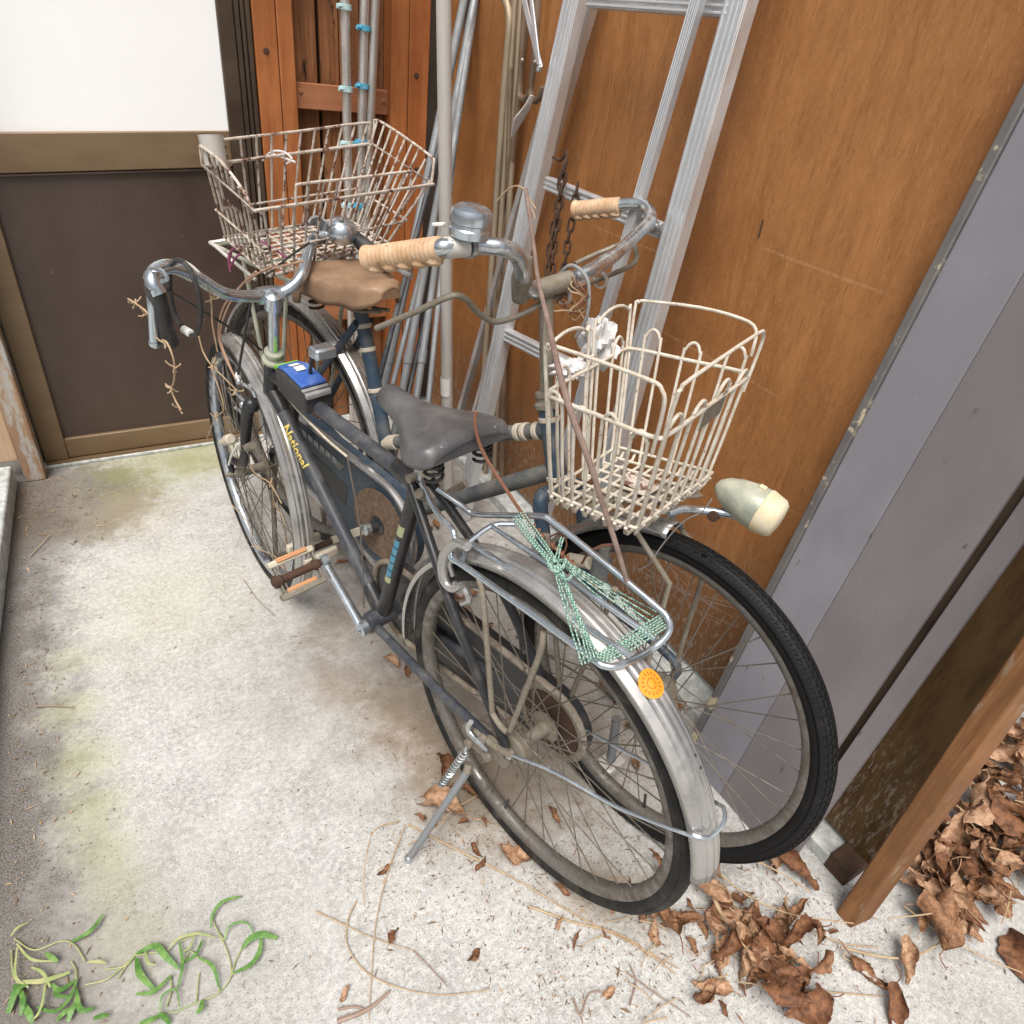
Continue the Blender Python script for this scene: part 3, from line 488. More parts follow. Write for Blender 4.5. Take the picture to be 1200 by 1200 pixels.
def fender(bike, c, n, e0, R, a0, a1, W=.028, mat='fender_steel', N=48, depth=.016):
    # curved blade with a raised middle rib; e0 is the direction of angle 0, angles grow towards the up direction
    c, n = V3(c), nrm(n); e0 = nrm(V3(e0) - n * (V3(e0) @ n)); e1 = np.cross(n, e0)
    if e1[2] < 0: e1 = -e1
    prof = [(-1, -depth), (-.96, -depth * .45), (-.8, -.004), (-.6, .0005), (-.46, .0002), (-.38, .0030), (-.30, .0044), (-.12, .0044), (-.06, .0036), (.06, .0036), (.12, .0044), (.30, .0044), (.38, .0030), (.46, .0002), (.6, .0005), (.8, -.004), (.96, -depth * .45), (1, -depth)]
    m = len(prof)
    def f(i, j):
        a = a0 + (a1 - a0) * i; k = int(round(j * (m - 1))); q, r = prof[k]; tp = 1
        d = e0 * math.cos(a) + e1 * math.sin(a); return c + d * (R + r) + n * (q * W * tp)
    return MB().grid(f, N, m).build('fender', mat, bike, solid=.0012, sharp=35), (lambda a, q=0, r=0: c + (e0 * math.cos(a) + e1 * math.sin(a)) * (R + r) + n * q)
def lug(a, b, r, k=.035): a, b = V3(a), V3(b); d = nrm(b - a); return MB().tube([a, a + d * k, a + d * (k + .004)], [r + .002, r + .002, r], 14)
def wraptext(txt, a, b, r, size, side, mat, parent, name='lettering', bold=0.0, start=.1):
    # flat print wrapped on a round tube running from a to b; side = direction the print faces
    cu = bpy.data.curves.new(name, 'FONT'); cu.body = txt; cu.size = size; cu.resolution_u = 2; cu.offset = bold; cu.align_y = 'CENTER'
    o = bpy.data.objects.new(name, cu); COL.objects.link(o); bpy.context.view_layer.update()
    dg = bpy.context.evaluated_depsgraph_get(); me = bpy.data.meshes.new_from_object(o.evaluated_get(dg)); bpy.data.objects.remove(o)
    bm = bmesh.new(); bm.from_mesh(me); bmesh.ops.triangulate(bm, faces=bm.faces[:])
    for _ in range(3):
        ed = [e for e in bm.edges if e.calc_length() > size * .09]
        if ed: bmesh.ops.subdivide_edges(bm, edges=ed, cuts=1); bmesh.ops.triangulate(bm, faces=bm.faces[:])
    bm.to_mesh(me); bm.free()
    a, b = V3(a), V3(b); t = nrm(b - a); sd = V3(side); sd = nrm(sd - t * (sd @ t)); y = np.cross(sd, t) * 1.0
    org = ORG[parent.name]
    for v in me.vertices:
        th = v.co.y / r; p = a + t * (start + v.co.x) + (sd * math.cos(th) + y * math.sin(th)) * (r + .0011); v.co = tuple(p - org)
    me.materials.clear(); me.materials.append(MATS[mat]); ob = link(name, me, parent); ORG[ob.name] = org; return ob
def saddle(bike, P, mat, s0, s1, u0, u1, wide, skirt, seed=0, puff=0, ws=((0, .80), (.06, .95), (.18, 1.0), (.32, .88), (.46, .62), (.60, .40), (.78, .26), (.93, .22), (1, .15))):
    xs_ = np.linspace(0, 1, 81); yy_ = np.interp(xs_, [q[0] for q in ws], [q[1] for q in ws]); ker = np.exp(-np.linspace(-2, 2, 13) ** 2); ker /= ker.sum(); yy_ = np.convolve(np.pad(yy_, 6, 'edge'), ker, 'valid')
    def W(t):
        return wide * float(np.interp(t, xs_, yy_))
    def f(i, j):
        t = i; w_ = W(t); e = min(1, 12 * t + .25) * min(1, 10 * (1 - t) + .3); s_ = s0 + (s1 - s0) * t; u_ = u0 + (u1 - u0) * t + .010 * math.sin(math.pi * t * 1.0) * -1 + puff * math.sin(math.pi * min(1, t * 1.3)) + (.0045 * math.sin(8.5 * t + 3.2 * j) * math.sin(4.1 * j + 2.0 * t) + .0025 * math.sin(21 * t - 6 * j) if puff else 0)
        q = 2 * j - 1; sk = skirt * (.75 + .35 * (t < .3)) * e
        if abs(q) < .66: k = q / .66; return P(s_, k * w_ * .93, u_ - .012 * k * k - (1 - e) * .02)
        k = (abs(q) - .66) / .34; sg = 1 if q > 0 else -1
        return P(s_, sg * w_ * (.93 + .09 * math.sin(k * 1.6) - .02 * k), u_ - .012 - sk * k ** 1.15 - (1 - e) * .02)
    o = MB().grid(f, 40, 27).build('saddle', mat, bike, solid=.004, sharp=60)
    for t in (0, 1): MB().add([f(t, j / 26) for j in range(27)], [tuple(range(27))]).build('saddle_end', mat, o, sharp=60)
    return o
def coil(a, b, r, w_, turns, n=6):
    a, b = V3(a), V3(b); t = nrm(b - a); x = nrm(np.cross(t, V3([.3, 1, .2]))); y = np.cross(t, x); L = np.linalg.norm(b - a)
    return MB().tube([a + t * L * k / (turns * 10) + (x * math.cos(2 * math.pi * k / 10) + y * math.sin(2 * math.pi * k / 10)) * r for k in range(turns * 10 + 1)], w_, n)

def bike_a():
    bk = thing('bicycle', OA, 'front bicycle, dusty black, its bare rear rack and kickstand towards the viewer', 'bicycle', 'old bicycles')
    ax = nrm(UA * math.cos(.33) - FA * math.sin(.33)); st = -.124
    LN = LA_ * math.cos(st) + np.cross(ax, LA_) * math.sin(st) + ax * (ax @ LA_) * (1 - math.cos(st)); FN = nrm(np.cross(LN, UA)); 
    rc = A(0, 0, .331); fc = A(1.05, 0, .331)
    wheel(bk, rc, LA_, 'tyre', 'rim_steel', .2, 'rear wheel with a dusty steel rim'); wheel(bk, fc, LN, 'tyre', 'rim_bright', .5, 'front wheel with a shiny bluish rim')
    t1, t2 = .0145, .0155
    bb = A(.462, 0, .262); sc = A(.322, 0, .700); ht = A(.836, 0, .716); hb = A(.872, 0, .618)
    # --- frame tubes
    tta, ttb = A(.335, 0, .682), A(.846, 0, .682); dta, dtb = A(.470, 0, .275), A(.864, 0, .640)
    T([tta, ttb], t1, 16).build('top_tube', 'dusty_tube', bk); T([dta, dtb], t2, 40).build('down_tube', 'dusty_tube', bk); T([bb, sc], t2, 16).build('seat_tube', 'black_paint', bk); T([hb, ht], .0185, 18).build('head_tube', 'black_paint', bk)
    for a, b, r in ((tta, ttb, t1), (ttb, tta, t1), (dtb, dta, t2), (dta, dtb, t2)):
        d = nrm(V3(b) - V3(a)); T([V3(a) - d * .005, V3(a) + d * .045, V3(a) + d * .060], [r + .003, r + .0025, r + .0005], 16).build('lug', 'black_paint', bk)
    m = MB().tube([bb + LA_ * -.038, bb + LA_ * .036], .0215, 20); m.lathe([(.0215, .036), (.019, .040), (.013, .043), (.013, .05), (.007, .051)], bb, LA_, 20); bsh = m.build('bottom_bracket', 'dusty_tube', bk)
    for sd in (1, -1):
        T([A(.325, .018 * sd, .690), A(.17, .050 * sd, .545), A(.006, .060 * sd, .352)], .0088, 12, 5).build('seat_stay', 'black_paint', bk); T([A(.435, .030 * sd, .262), A(.25, .048 * sd, .295), A(.004, .061 * sd, .333)], .0098, 12, 5).build('chain_stay', 'dusty_tube', bk)
        MB().prism([A(.03, .0585 * sd, .365), A(.035, .0585 * sd, .318), A(-.012, .0585 * sd, .305), A(-.022, .0585 * sd, .335)], LA_ * .004 * sd).build('dropout', 'rusty_steel', bk)
    T([A(.325, .024, .702), A(.325, -.024, .702)], .008, 12).build('seat_bolt', 'rusty_steel', bk)
    # maker's name along the down tube, worn print on the seat tube
    wraptext('National', dtb - nrm(dtb - dta) * .055, dta, t2, .0295, LA_ * .9 + UA * .45, 'decal_yellow', bk, bold=.0007, start=.035)
    d = nrm(sc - bb); q = MB()
    for k in range(5):
        zz = .165 + .025 * k; a0 = .15; q.grid(lambda i, j: bb + d * (zz + .021 * i) + (LA_ * math.cos(-.55 + 1.0 * j) - FA * math.sin(-.55 + 1.0 * j)) * (t2 + .0007), 3, 6)
    q.build('decal', 'decal_blue', bk); MB().grid(lambda i, j: bb + d * (.145 + .018 * i) + (LA_ * math.cos(-.6 + 1.2 * j) - FA * math.sin(-.6 + 1.2 * j)) * (t2 + .0007), 2, 6).build('decal', 'decal_green', bk); MB().grid(lambda i, j: bb + d * (.30 + .03 * i) + (LA_ * math.cos(-.6 + 1.2 * j) - FA * math.sin(-.6 + 1.2 * j)) * (t2 + .0007), 2, 6).build('decal', 'decal_green', bk)
    # --- headset, stem
    dh = nrm(ht - hb); m = MB().lathe([(.0185, 0), (.023, .002), (.0235, .008), (.020, .011), (.017, .013), (.017, .02), (.0195, .021), (.0195, .028), (.0135, .030)], ht - dh * .004, dh, 20); m.build('headset', 'lamp_shell', bk); MB().lathe([(.019, 0), (.023, .002), (.023, .009), (.02, .012)], hb - dh * .010, dh, 20).build('headset', 'rusty_steel', bk)
    stm_top = pA((320, 352), 0); sb_ = ht + dh * .02; T([sb_, stm_top - nrm(stm_top - sb_) * .002], .0115, 16).build('stem', 'chrome', bk)
    m = MB().lathe([(.0125, -.022), (.0165, -.018), (.0175, 0), (.016, .012), (.010, .016), (.006, .017), (.006, .021), (0, .021)], stm_top, dh, 16); cl = pA((316, 346), .0); m.tube([cl - LN * .024, cl + LN * .024], .0165, 16); m.build('stem_clamp', 'chrome_clean', bk)
    # --- handlebar
    hp = [pA(p, l) for p, l in (((187, 345), .263), ((179, 330), .266), ((184, 317), .252), ((203, 313), .222), ((232, 326), .170), ((258, 342), .11), ((282, 347), .068), ((316, 346), 0), ((338, 339), -.035), ((354, 322), -.068), ((360, 298), -.105), ((368, 280), -.145), ((390, 272), -.19), ((412, 276), -.215))]
    T(hp, .0112, 14, 5).build('handlebar', 'chrome_clean', bk)
    ga, gb = pA((180, 333), .266), pA((190, 371), .262); gd = nrm(gb - ga); 
    MB().lathe([(.0122, 0), (.0138, .003), (.0138, .02), (.0134, .06), (.0140, .085), (.0144, .092)], ga, gd, 18).build('grip', 'black_plastic', bk)
    MB().lathe([(.0144, .092), (.0148, .098), (.012, .103), (.0, .104)], ga, gd, 18).build('grip_cap', 'black_plastic', bk)
    ga, gb = pA((412, 276), -.215), pA((442, 299), -.232); gd = nrm(gb - ga); MB().lathe([(.0125, 0), (.0155, .003), (.015, .04), (.0158, .085), (.016, .1), (.010, .104), (0, .104)], ga, gd, 18).build('grip', 'black_plastic', bk)
    # brake lever, its clamp and cables
    T([pA(q, .262) for q in ((170, 325), (173, 318), (181, 316), (190, 318), (196, 326), (190, 330))], .0032, 8, 4, closed=False).build('lever_clamp', 'chrome_clean', bk)
    T([pA(q, l) for q, l in (((172, 322), .268), ((175, 340), .272), ((178, 365), .276), ((181, 398), .278))], [.0045, .0052, .0060, .0075], 10, 5).build('brake_lever', 'chrome_clean', bk)
    MB().ball(pA((181, 402), .278), .0085, 12).build('lever_ball', 'chrome_clean', bk)
    T([pA(q, .23) for q in ((199, 322), (200, 345), (205, 368), (212, 381))], .0035, 8, 5).build('cable', 'cable_black', bk); T([pA(q, .23) for q in ((201, 310), (208, 305), (218, 310), (227, 326), (234, 350), (235, 372), (231, 390), (224, 393))], .0036, 8, 5).build('cable', 'cable_black', bk)
    MB().lathe([(.004, -.012), (.0065, -.01), (.0065, .012), (.004, .014)], pA((219, 388), .23), nrm(pA((226, 392), .23) - pA((213, 384), .23)), 10).build('cable_end', 'white_plastic', bk)
    T([pA(q, .2) for q in ((203, 309), (212, 305), (224, 311), (234, 320))], .002, 6, 4).build('cable', 'pale_pole', bk)
    T([pA((196, 340), .24), pA((240, 366), .12), pA((285, 394), .03), pA((306, 410), -.02)], .0028, 8, 4).build('cable', 'cable_black', bk)
    T([pA((294, 354), .04), pA((290, 375), .045), pA((282, 420), .05), pA((279, 440), .05)], .0028, 8, 4).build('cable', 'cable_black', bk)
    for q in (((300, 318), (282, 335), (262, 360), (256, 390), (262, 415), (278, 448)), ((318, 312), (285, 332), (265, 365), (258, 395), (268, 425), (276, 443)), ((356, 306), (330, 312), (303, 320), (290, 332))): T([pA(p, .03 - .001 * i) for i, p in enumerate(q)], .0019, 6, 5).build('cable', 'cable_brown', bk)
    T([pA(p, -.03) for p in ((362, 285), (340, 300), (322, 315), (312, 322))], .0024, 6, 4).build('cable', 'cable_black', bk)
    T([pA((408, 282), -.20), pA((430, 296), -.225), pA((455, 309), -.235), pA((482, 324), -.238)], [.004, .005, .006, .0065], 10, 4).build('brake_lever', 'chrome_clean', bk)
    # bell and phone clip on the right side of the bar
    c = pA((400, 271), -.19); bd = nrm(V3([-.15, -.45, .9])); MB().lathe([(.015, -.014), (.030, -.011), (.032, -.002), (.030, .010), (.022, .021), (.009, .026), (0, .0265)], c, bd, 24).build('bell', 'chrome_clean', bk); MB().ball(c + bd * .027, .006, 10).build('bell_knob', 'grey_plastic', bk)
    c = pA((371, 270), -.15); a, b = nrm(V3([.75, .2, .1])), nrm(V3([-.2, .6, .7])); q = nrm(np.cross(a, b)); m = MB()
    for k in range(9):
        an = math.radians(-130 + k * 32); m.box(c + (a * math.cos(an) + b * math.sin(an)) * .021, (-a * math.sin(an) + b * math.cos(an)) * .0075, q * .016, (a * math.cos(an) + b * math.sin(an)) * .0022)
    m.build('holder_clip', 'grey_plastic', bk); T([pA((374, 284), -.15), pA((384, 284), -.17)], .004, 8).build('clip_stem', 'grey_plastic', bk)
    # --- fork and front mudguard
    cr = hb - dh * .018; 
    for sd in (1, -1):
        T([cr + LN * .030 * sd, cr + LN * .050 * sd - dh * .012, cr + LN * .055 * sd - dh * .08, cr + LN * .056 * sd - dh * .20 + FN * .008, fc + LN * .054 * sd - FN * .006 + UA * .045, fc + LN * .053 * sd], [.0125, .0135, .0125, .0105, .0085, .0075], 12, 5).build('fork_blade', 'black_paint', bk)
        MB().lathe([(.004, -.004), (.010, -.004), (.010, .004), (.005, .006), (.004, .012), (0, .012)], fc + LN * .058 * sd, LN * sd, 10).build('axle_nut', 'rusty_steel', bk)
    m = MB().tube([cr - LN * .042, cr + LN * .042], .0135, 14); m.ball(cr + LN * .044 + dh * .0, .0175, 14); m.ball(cr - LN * .044, .0175, 14); m.build('fork_crown', 'black_paint', bk)
    fo, ff = fender(bk, fc, LN, FN, .346, math.radians(78), math.radians(232), .0225); 
    for a in (math.radians(215),):
        for sd in (1, -1): T([ff(a, .028 * sd, -.008), fc + LN * .06 * sd], .002, 6).build('fender_stay', 'spoke_steel', bk)
    # caliper brake, dynamo and its bracket on the left fork blade
    m = MB()
    for q, l in ((((280, 448), (288, 452), (296, 458), (300, 466)), .045), (((277, 460), (286, 470), (292, 480), (288, 490)), .05), (((276, 478), (284, 484), (284, 498)), .05)): m.tube([pA(p, l) for p in q], .0042, 8, 4)
    for p in ((280, 447), (277, 459), (284, 474)): m.ball(pA(p, .052), .0075, 10)
    m.tube([pA((293, 452), .03), pA((305, 448), .0), pA((310, 444), -.02)], .005, 8, 3); m.build('brake_caliper', 'chrome', bk); MB().lathe([(.002, -.012), (.006, -.01), (.006, .004), (.004, .008)], pA((279, 441), .05), UA, 10).build('cable_end', 'white_plastic', bk)
    a, b = pA((261, 518), .075), pA((276, 513), .07); d = nrm(b - a); MB().lathe([(.0, -.006), (.008, -.006), (.0085, .0), (.0085, .026), (.0125, .028), (.0135, .034), (.0135, .056), (.009, .060), (0, .060)], a, d, 14).build('dynamo', 'cream_paint', bk)
    T([pA((290, 525), .06), pA((296, 522), .055)], .010, 10).build('dynamo_bracket', 'rusty_steel', bk); T([pA((279, 520), .08), pA((272, 532), .085), pA((268, 545), .085)], .0025, 6, 3).build('dynamo_wire', 'white_plastic', bk)
    T([pA(p, .07) for p in ((284, 522), (292, 535), (290, 552), (281, 556), (279, 542), (284, 528))], .0012, 6, 4).build('dynamo_wire', 'spoke_steel', bk)
    # --- rear mudguard with reflector, sticker, stay
    rf, rg = fender(bk, rc, LA_, -FA, .357, math.radians(10.5), math.radians(187), .0275, N=60)
    a = math.atan2(pA((752, 806), 0) @ UA - rc @ UA, -(pA((752, 806), 0) @ FA - rc @ FA)); nn = nrm(rg(a) - rc); tt = nrm(np.cross(LA_, nn)); cc = rg(a, .0, .0084)
    stv = [cc]; stf = []
    for k in range(28): th = 2 * math.pi * k / 28; q = .0200 * math.sin(th); al = .0200 * math.cos(th); stv.append(rg(a + al / .362, q, .0082 - 9 * q * q))
    for k in range(28): stf.append((0, 1 + k, 1 + (k + 1) % 28))
    so_ = MB().add(stv, stf); me = bpy.data.meshes.new('sticker'); L3 = np.array([tt, LA_, nn]); me.from_pydata([tuple(L3 @ (V3(q) - cc)) for q in so_.v], [], so_.f); me.materials.append(MATS['sticker']); inst('sticker', me, rf, cc, nn, tt)
    for px in ((840, 992),):
        a = math.atan2((pA(px, 0) - rc) @ UA, -((pA(px, 0) - rc) @ FA)); P = [rg(a + da, q, .004 - 5 * q * q) for da, q in ((-.035, -.012), (-.02, .004), (.04, .008), (.03, -.010))]; MB().add(P, [(0, 1, 2, 3)]).build('red_stripe', 'red_reflector', rf)
    for px in ((815, 890), (822, 905)): a = math.atan2((pA(px, 0) - rc) @ UA, -((pA(px, 0) - rc) @ FA)); MB().lathe([(.0032, 0), (.003, .0012), (0, .0014)], rg(a, -.008, .0036), nrm(rg(a) - rc), 10).build('hole_rivet', 'black_plastic', rf)
    axl = pA((598, 884), .073); a = math.radians(25)
    T([axl] + [pA(p, l) for p, l in (((650, 905), .062), ((720, 944), .045), ((790, 972), .034), ((815, 980), .029), ((833, 980), .012), ((848, 964), -.012), ((848, 948), -.028), ((838, 940), -.034))] + [A(-.20, -.05, .43), A(-.01, -.066, .335)], .0028, 8, 5).build('fender_stay', 'chrome_clean', bk)
    # --- rear rack
    rk = MB(); OUT = [((494, 566), .015), ((512, 600), .03), ((530, 620), .042), ((532, 634), .047), ((528, 652), .050), ((545, 664), .051), ((620, 717), .055), ((690, 768), .060), ((708, 780), .058), ((728, 779), .038), ((762, 762), -.030), ((783, 742), -.060), ((782, 724), -.066), ((765, 707), -.066), ((700, 653), -.064), ((648, 612), -.062), ((633, 605), -.060), ((590, 604), -.058), ((556, 602), -.052), ((540, 592), -.04), ((512, 572), -.018)]
    rk.tube([pA(p, l) for p, l in OUT], .0052, 10, 5)
    for q in ([((576, 616), -.022), ((640, 660), -.024), ((700, 702), -.026), ((768, 749), -.030)], [((547, 634), .018), ((600, 668), .018), ((660, 716), .019), ((738, 768), .024)]): rk.tube([pA(p, l) for p, l in q], .0045, 10, 4)
    rk.tube([pA((543, 640), .03), pA((576, 616), -.022), pA((603, 614), -.05)], .0045, 8, 3); rk.tube([pA((541, 662), .05), pA((546, 634), .018)], .0045, 8)
    rk_ = rk.build('rear_rack', 'chrome_clean', bk)
    T([pA((561, 676), .052), pA((566, 700), .060), pA((572, 770), .066), pA((577, 836), .068)], .0048, 10, 4).build('rack_strut', 'rusty_steel', bk); T([pA((637, 740), .057), pA((633, 765), .064), pA((614, 815), .068), pA((598, 856), .07)], .0048, 10, 4).build('rack_strut', 'rusty_steel', bk)
    for sd in (-1,): T([A(.08, -.06, .70), A(.0, -.068, .36)], .0048, 10).build('rack_strut', 'rusty_steel', bk); T([A(-.06, -.06, .69), A(-.01, -.07, .36)], .0048, 10).build('rack_strut', 'rusty_steel', bk)
    # ring lock on the seat stays
    P = [pA(p, .05) for p in ((548, 640), (536, 636), (524, 645), (519, 662), (521, 680), (530, 690), (541, 686))]; m = MB().tube(P, [.008, .0085, .0095, .0095, .0085, .007, .006], 12, 5, flat=1); m.tube([pA(p, .045) for p in ((533, 684), (545, 690), (550, 703), (542, 707))], .006, 8, 4); m.tube([pA((531, 675), .045), pA((527, 660), .045), pA((533, 652), .045)], .004, 8, 3); m.build('ring_lock', 'fender_steel', bk)
    # --- saddle
    sd_ = saddle(bk, A, 'black_vinyl', .194, .424, .848, .836, .087, .027)
    for l in (-.05, .05, 0): MB().lathe([(.0055, 0), (.0045, .0022), (0, .003)], A(.205, l, .838 - 1.1 * l * l), UA, 10).build('saddle_rivet', 'chrome', sd_)
    T([A(.322, 0, .70), A(.312, 0, .772)], .0128, 14).build('seat_post', 'chrome', bk); m = MB()
    for sd in (1, -1): m.tube([A(.40, .008 * sd, .806), A(.33, .022 * sd, .778), A(.25, .034 * sd, .782), A(.215, .05 * sd, .80)], .0035, 8, 4)
    m.tube([A(.325, -.026, .777), A(.325, .026, .777)], .011, 12); m.build('saddle_rail', 'rusty_steel', sd_)
    for sd in (1, -1): coil(A(.225, .048 * sd, .768), A(.225, .048 * sd, .815), .014, .003, 4).build('saddle_spring', 'black_plastic', sd_)
    c = pA((500, 548), .028); MB().bar(pA((498, 560), .028), pA((505, 535), .02), .020, .014, LA_).build('seat_clamp_cap', 'cream_paint', bk, bevel=.004); MB().lathe([(0, -.012), (.008, -.012), (.009, .008), (0, .012)], pA((494, 580), .025), nrm(LA_ + UA), 12).build('clamp_nut', 'rusty_steel', bk)
    # --- gear shifter on the top tube
    q = lambda s_, l, u: A(s_, l, u); m = MB(); X0, X1 = .815, .655
    sec = [(X0, .690, .010), (X0 - .03, .722, .022), (X0 - .075, .733, .030), (X1, .722, .030)]; v = []
    for s_, u, w_ in sec: v += [q(s_, w_, .675), q(s_, -w_, .675), q(s_, -w_, u), q(s_, w_, u)]
    f = [(0, 1, 2, 3), (12, 15, 14, 13)]
    for i in range(3):
        for k in range(4): f.append((i * 4 + k, i * 4 + 4 + k, i * 4 + 4 + (k + 1) % 4, i * 4 + (k + 1) % 4))
    sh = m.add(v, f).build('gear_shifter', 'black_plastic', bk, bevel=.004)
    def pan(s0, s1, u0, u1, w0, w1, th, mt, nm): return MB().prism([q(s0, w0, u0), q(s0, -w0, u0), q(s1, -w1, u1), q(s1, w1, u1)], UA * th).build(nm, mt, sh, bevel=.002)
    pan(.770, .735, .7275, .7345, .023, .027, .007, 'blue_plastic', 'shifter_cover'); pan(.7345, .668, .7347, .7250, .027, .027, .007, 'blue_plastic', 'shifter_cover'); pan(.802, .7705, .712, .7275, .017, .023, .0085, 'lime', 'shifter_tip')
    pan(.752, .735, .7375, .7420, .010, .010, .002, 'white_plastic', 'gear_label'); pan(.728, .712, .7428, .7405, .010, .010, .002, 'white_plastic', 'gear_label'); pan(.667, .650, .716, .708, .029, .027, .010, 'grey_plastic', 'shifter_tail')
    T([A(.70, -.010, .735), A(.685, -.012, .79)], .004, 10).build('shift_lever', 'black_plastic', sh); c = pA((378, 412), -.012); MB().box(c, FA * .017, LA_ * .022, UA * .011).build('lever_knob', 'chrome_clean', sh, bevel=.005)
    T([A(.80, .012, .668), A(.70, .018, .655), A(.60, .02, .645), A(.53, .018, .640)], .0024, 8, 4).build('cable', 'cream_paint', bk); T([A(.53, .018, .640), A(.48, .03, .5), A(.47, .04, .3)], .0016, 6, 3).build('cable', 'spoke_steel', bk)
    # --- cranks, pedals, chaincase
    ca, cb = pA((425, 736), .072), pA((380, 657), .084); d = nrm(cb - ca)
    m = MB().tube([ca, ca + d * .03, cb - d * .02, cb], [.0125, .0095, .0085, .011], 12, flat=.75); m.lathe([(.006, -.009), (.016, -.009), (.0165, .006), (.012, .009), (.009, .009), (.008, .004), (0, .004)], ca, LA_, 18); m.tube([cb - LA_ * .008, cb + LA_ * .008], .0125, 14); m.build('crank', 'chrome_clean', bk)
    p0, p1 = cb + LA_ * .012, cb + LA_ * .110; pe = nrm(FA * .55 + UA * .65); pq = nrm(np.cross(LA_, pe)); pd = dummy('pedal', bk, (p0 + p1) / 2)
    T([cb, p0 + LA_ * .002], .0075, 10).build('axle', 'rust', pd); MB().lathe([(.0075, 0), (.012, .003), (.012, .012), (.0085, .016), (.0085, .08), (.013, .084), (.013, .098), (.006, .102)], p0, LA_, 14).build('barrel', 'rust', pd)
    for sg in (1, -1):
        c = (p0 + p1) / 2 + pe * .034 * sg; MB().box(c, LA_ * .048, pe * .0065, pq * .0115).build('tread_block', 'rusty_steel' if sg < 0 else 'cream_paint', pd, bevel=.003); 
        n_ = pq if True else pe; MB().box(c + UA * .0085 - FA * .004 * sg, LA_ * .032, pe * .0045, pq * (.007 if sg > 0 else .003)).build('reflector', 'amber', pd, bevel=.0015)
    for e in (.006, .088): MB().bar(p0 + LA_ * e - pe * .036, p0 + LA_ * e + pe * .036, .016, .003, LA_).build('side_plate', 'rusty_steel', pd, bevel=.001)
    rcx = bb - LA_ * .062; T([rcx, A(.50, -.09, .10)], [.012, .010], 10, flat=.7).build('crank', 'chrome', bk); 
    def case(P, b0, r0, b1, r1, th, mat, edge, nm='chain_case', n=20):
        # slab around the chain: two round ends joined by straight runs, with a rolled rim
        (s0, u0), (s1, u1) = b0, b1; an = math.atan2(u1 - u0, s1 - s0); D = math.hypot(s1 - s0, u1 - u0); be = math.acos((r0 - r1) / D); pts = []
        for k in range(n + 1): a = an + be + (2 * math.pi - 2 * be) * k / n; pts.append((s0 + r0 * math.cos(a), u0 + r0 * math.sin(a)))
        for k in range(n // 2 + 1): a = an - be + 2 * be * k / (n // 2); pts.append((s1 + r1 * math.cos(a), u1 + r1 * math.sin(a)))
        return pts
    pts = case(A, (.462, .262), .105, (.0, .331), .075, .02, None, None); m = MB().prism([A(s_, -.052, u) for s_, u in pts], -LA_ * .022); cc_ = m.build('chain_case', 'black_paint', bk); T([A(s_, -.050, u) for s_, u in pts], .007, 8, closed=True).build('case_rim', 'rusty_cream', cc_)
    MB().lathe([(.066, 0), (.069, .003), (.077, .003), (.080, 0)], A(0, -.046, .331), LA_, 28, True).build('sprocket_guard', 'rusty_steel', bk); MB().lathe([(.0, 0), (.065, 0), (.065, .004), (.0, .004)], A(0, -.049, .331), LA_, 28).build('sprocket', 'rust', bk)
    # --- rear hub fittings and kickstand
    MB().lathe([(.012, 0), (.026, .002), (.027, .006), (.023, .008), (.027, .010), (.027, .016), (.022, .018), (.012, .02)], rc + LA_ * .030, LA_, 22).build('hub_brake', 'rusty_steel', bk)
    m = MB()
    for c_, r_ in ((A(.028, .069, .336), .019), (A(.062, .073, .316), .024), (A(.0, .070, .331), .016), (A(.085, .074, .325), .012), (A(.045, .076, .342), .009), (A(.03, .078, .312), .010), (A(.075, .080, .300), .009)): m.lathe([(0, -.004), (r_, -.004), (r_, .004), (0, .005)], c_, LA_, 14)
    m.prism([A(.005, .066, .352), A(.085, .07, .315), A(.085, .07, .292), A(-.005, .066, .315)], LA_ * .004); m.tube([pA(p, .078) for p in ((598, 884), (585, 878), (572, 868))], .006, 8, 3); m.tube([pA(p, .07) for p in ((577, 836), (586, 850), (594, 858))], .005, 8, 3); m.build('stand_bracket', 'rusty_steel', bk)
    T([pA(p, .082) for p in ((552, 846), (549, 852), (553, 861), (572, 880))], [.0045, .0055, .006, .004], 10, 4).build('stand_lever', 'chrome', bk)
    MB().lathe([(0, 0), (.006, 0), (.0075, .002), (.0075, .005), (.005, .007)], axl, LA_, 10).build('axle_nut', 'chrome', bk)
    a, b = pA((545, 882), .085), pA((517, 920), .10); coil(a, b, .0062, .0022, 13, 6).build('stand_spring', 'chrome', bk); T([pA((548, 872), .08), a], .003, 8).build('spring_hook', 'chrome', bk)
    ft = onz((479, 1006), .006); hp_ = pA((547, 905), .088); T([hp_, hp_ + (ft - hp_) * .12 - UA * 0, ft], [.0075, .0075, .0065], 10).build('kickstand', 'galvanised', bk); MB().ball(ft, .0095, 10).build('stand_foot', 'chrome', bk); T([pA((550, 895), .08), hp_], .008, 10).build('kickstand', 'rusty_steel', bk)
    return bk
BA = bike_a()

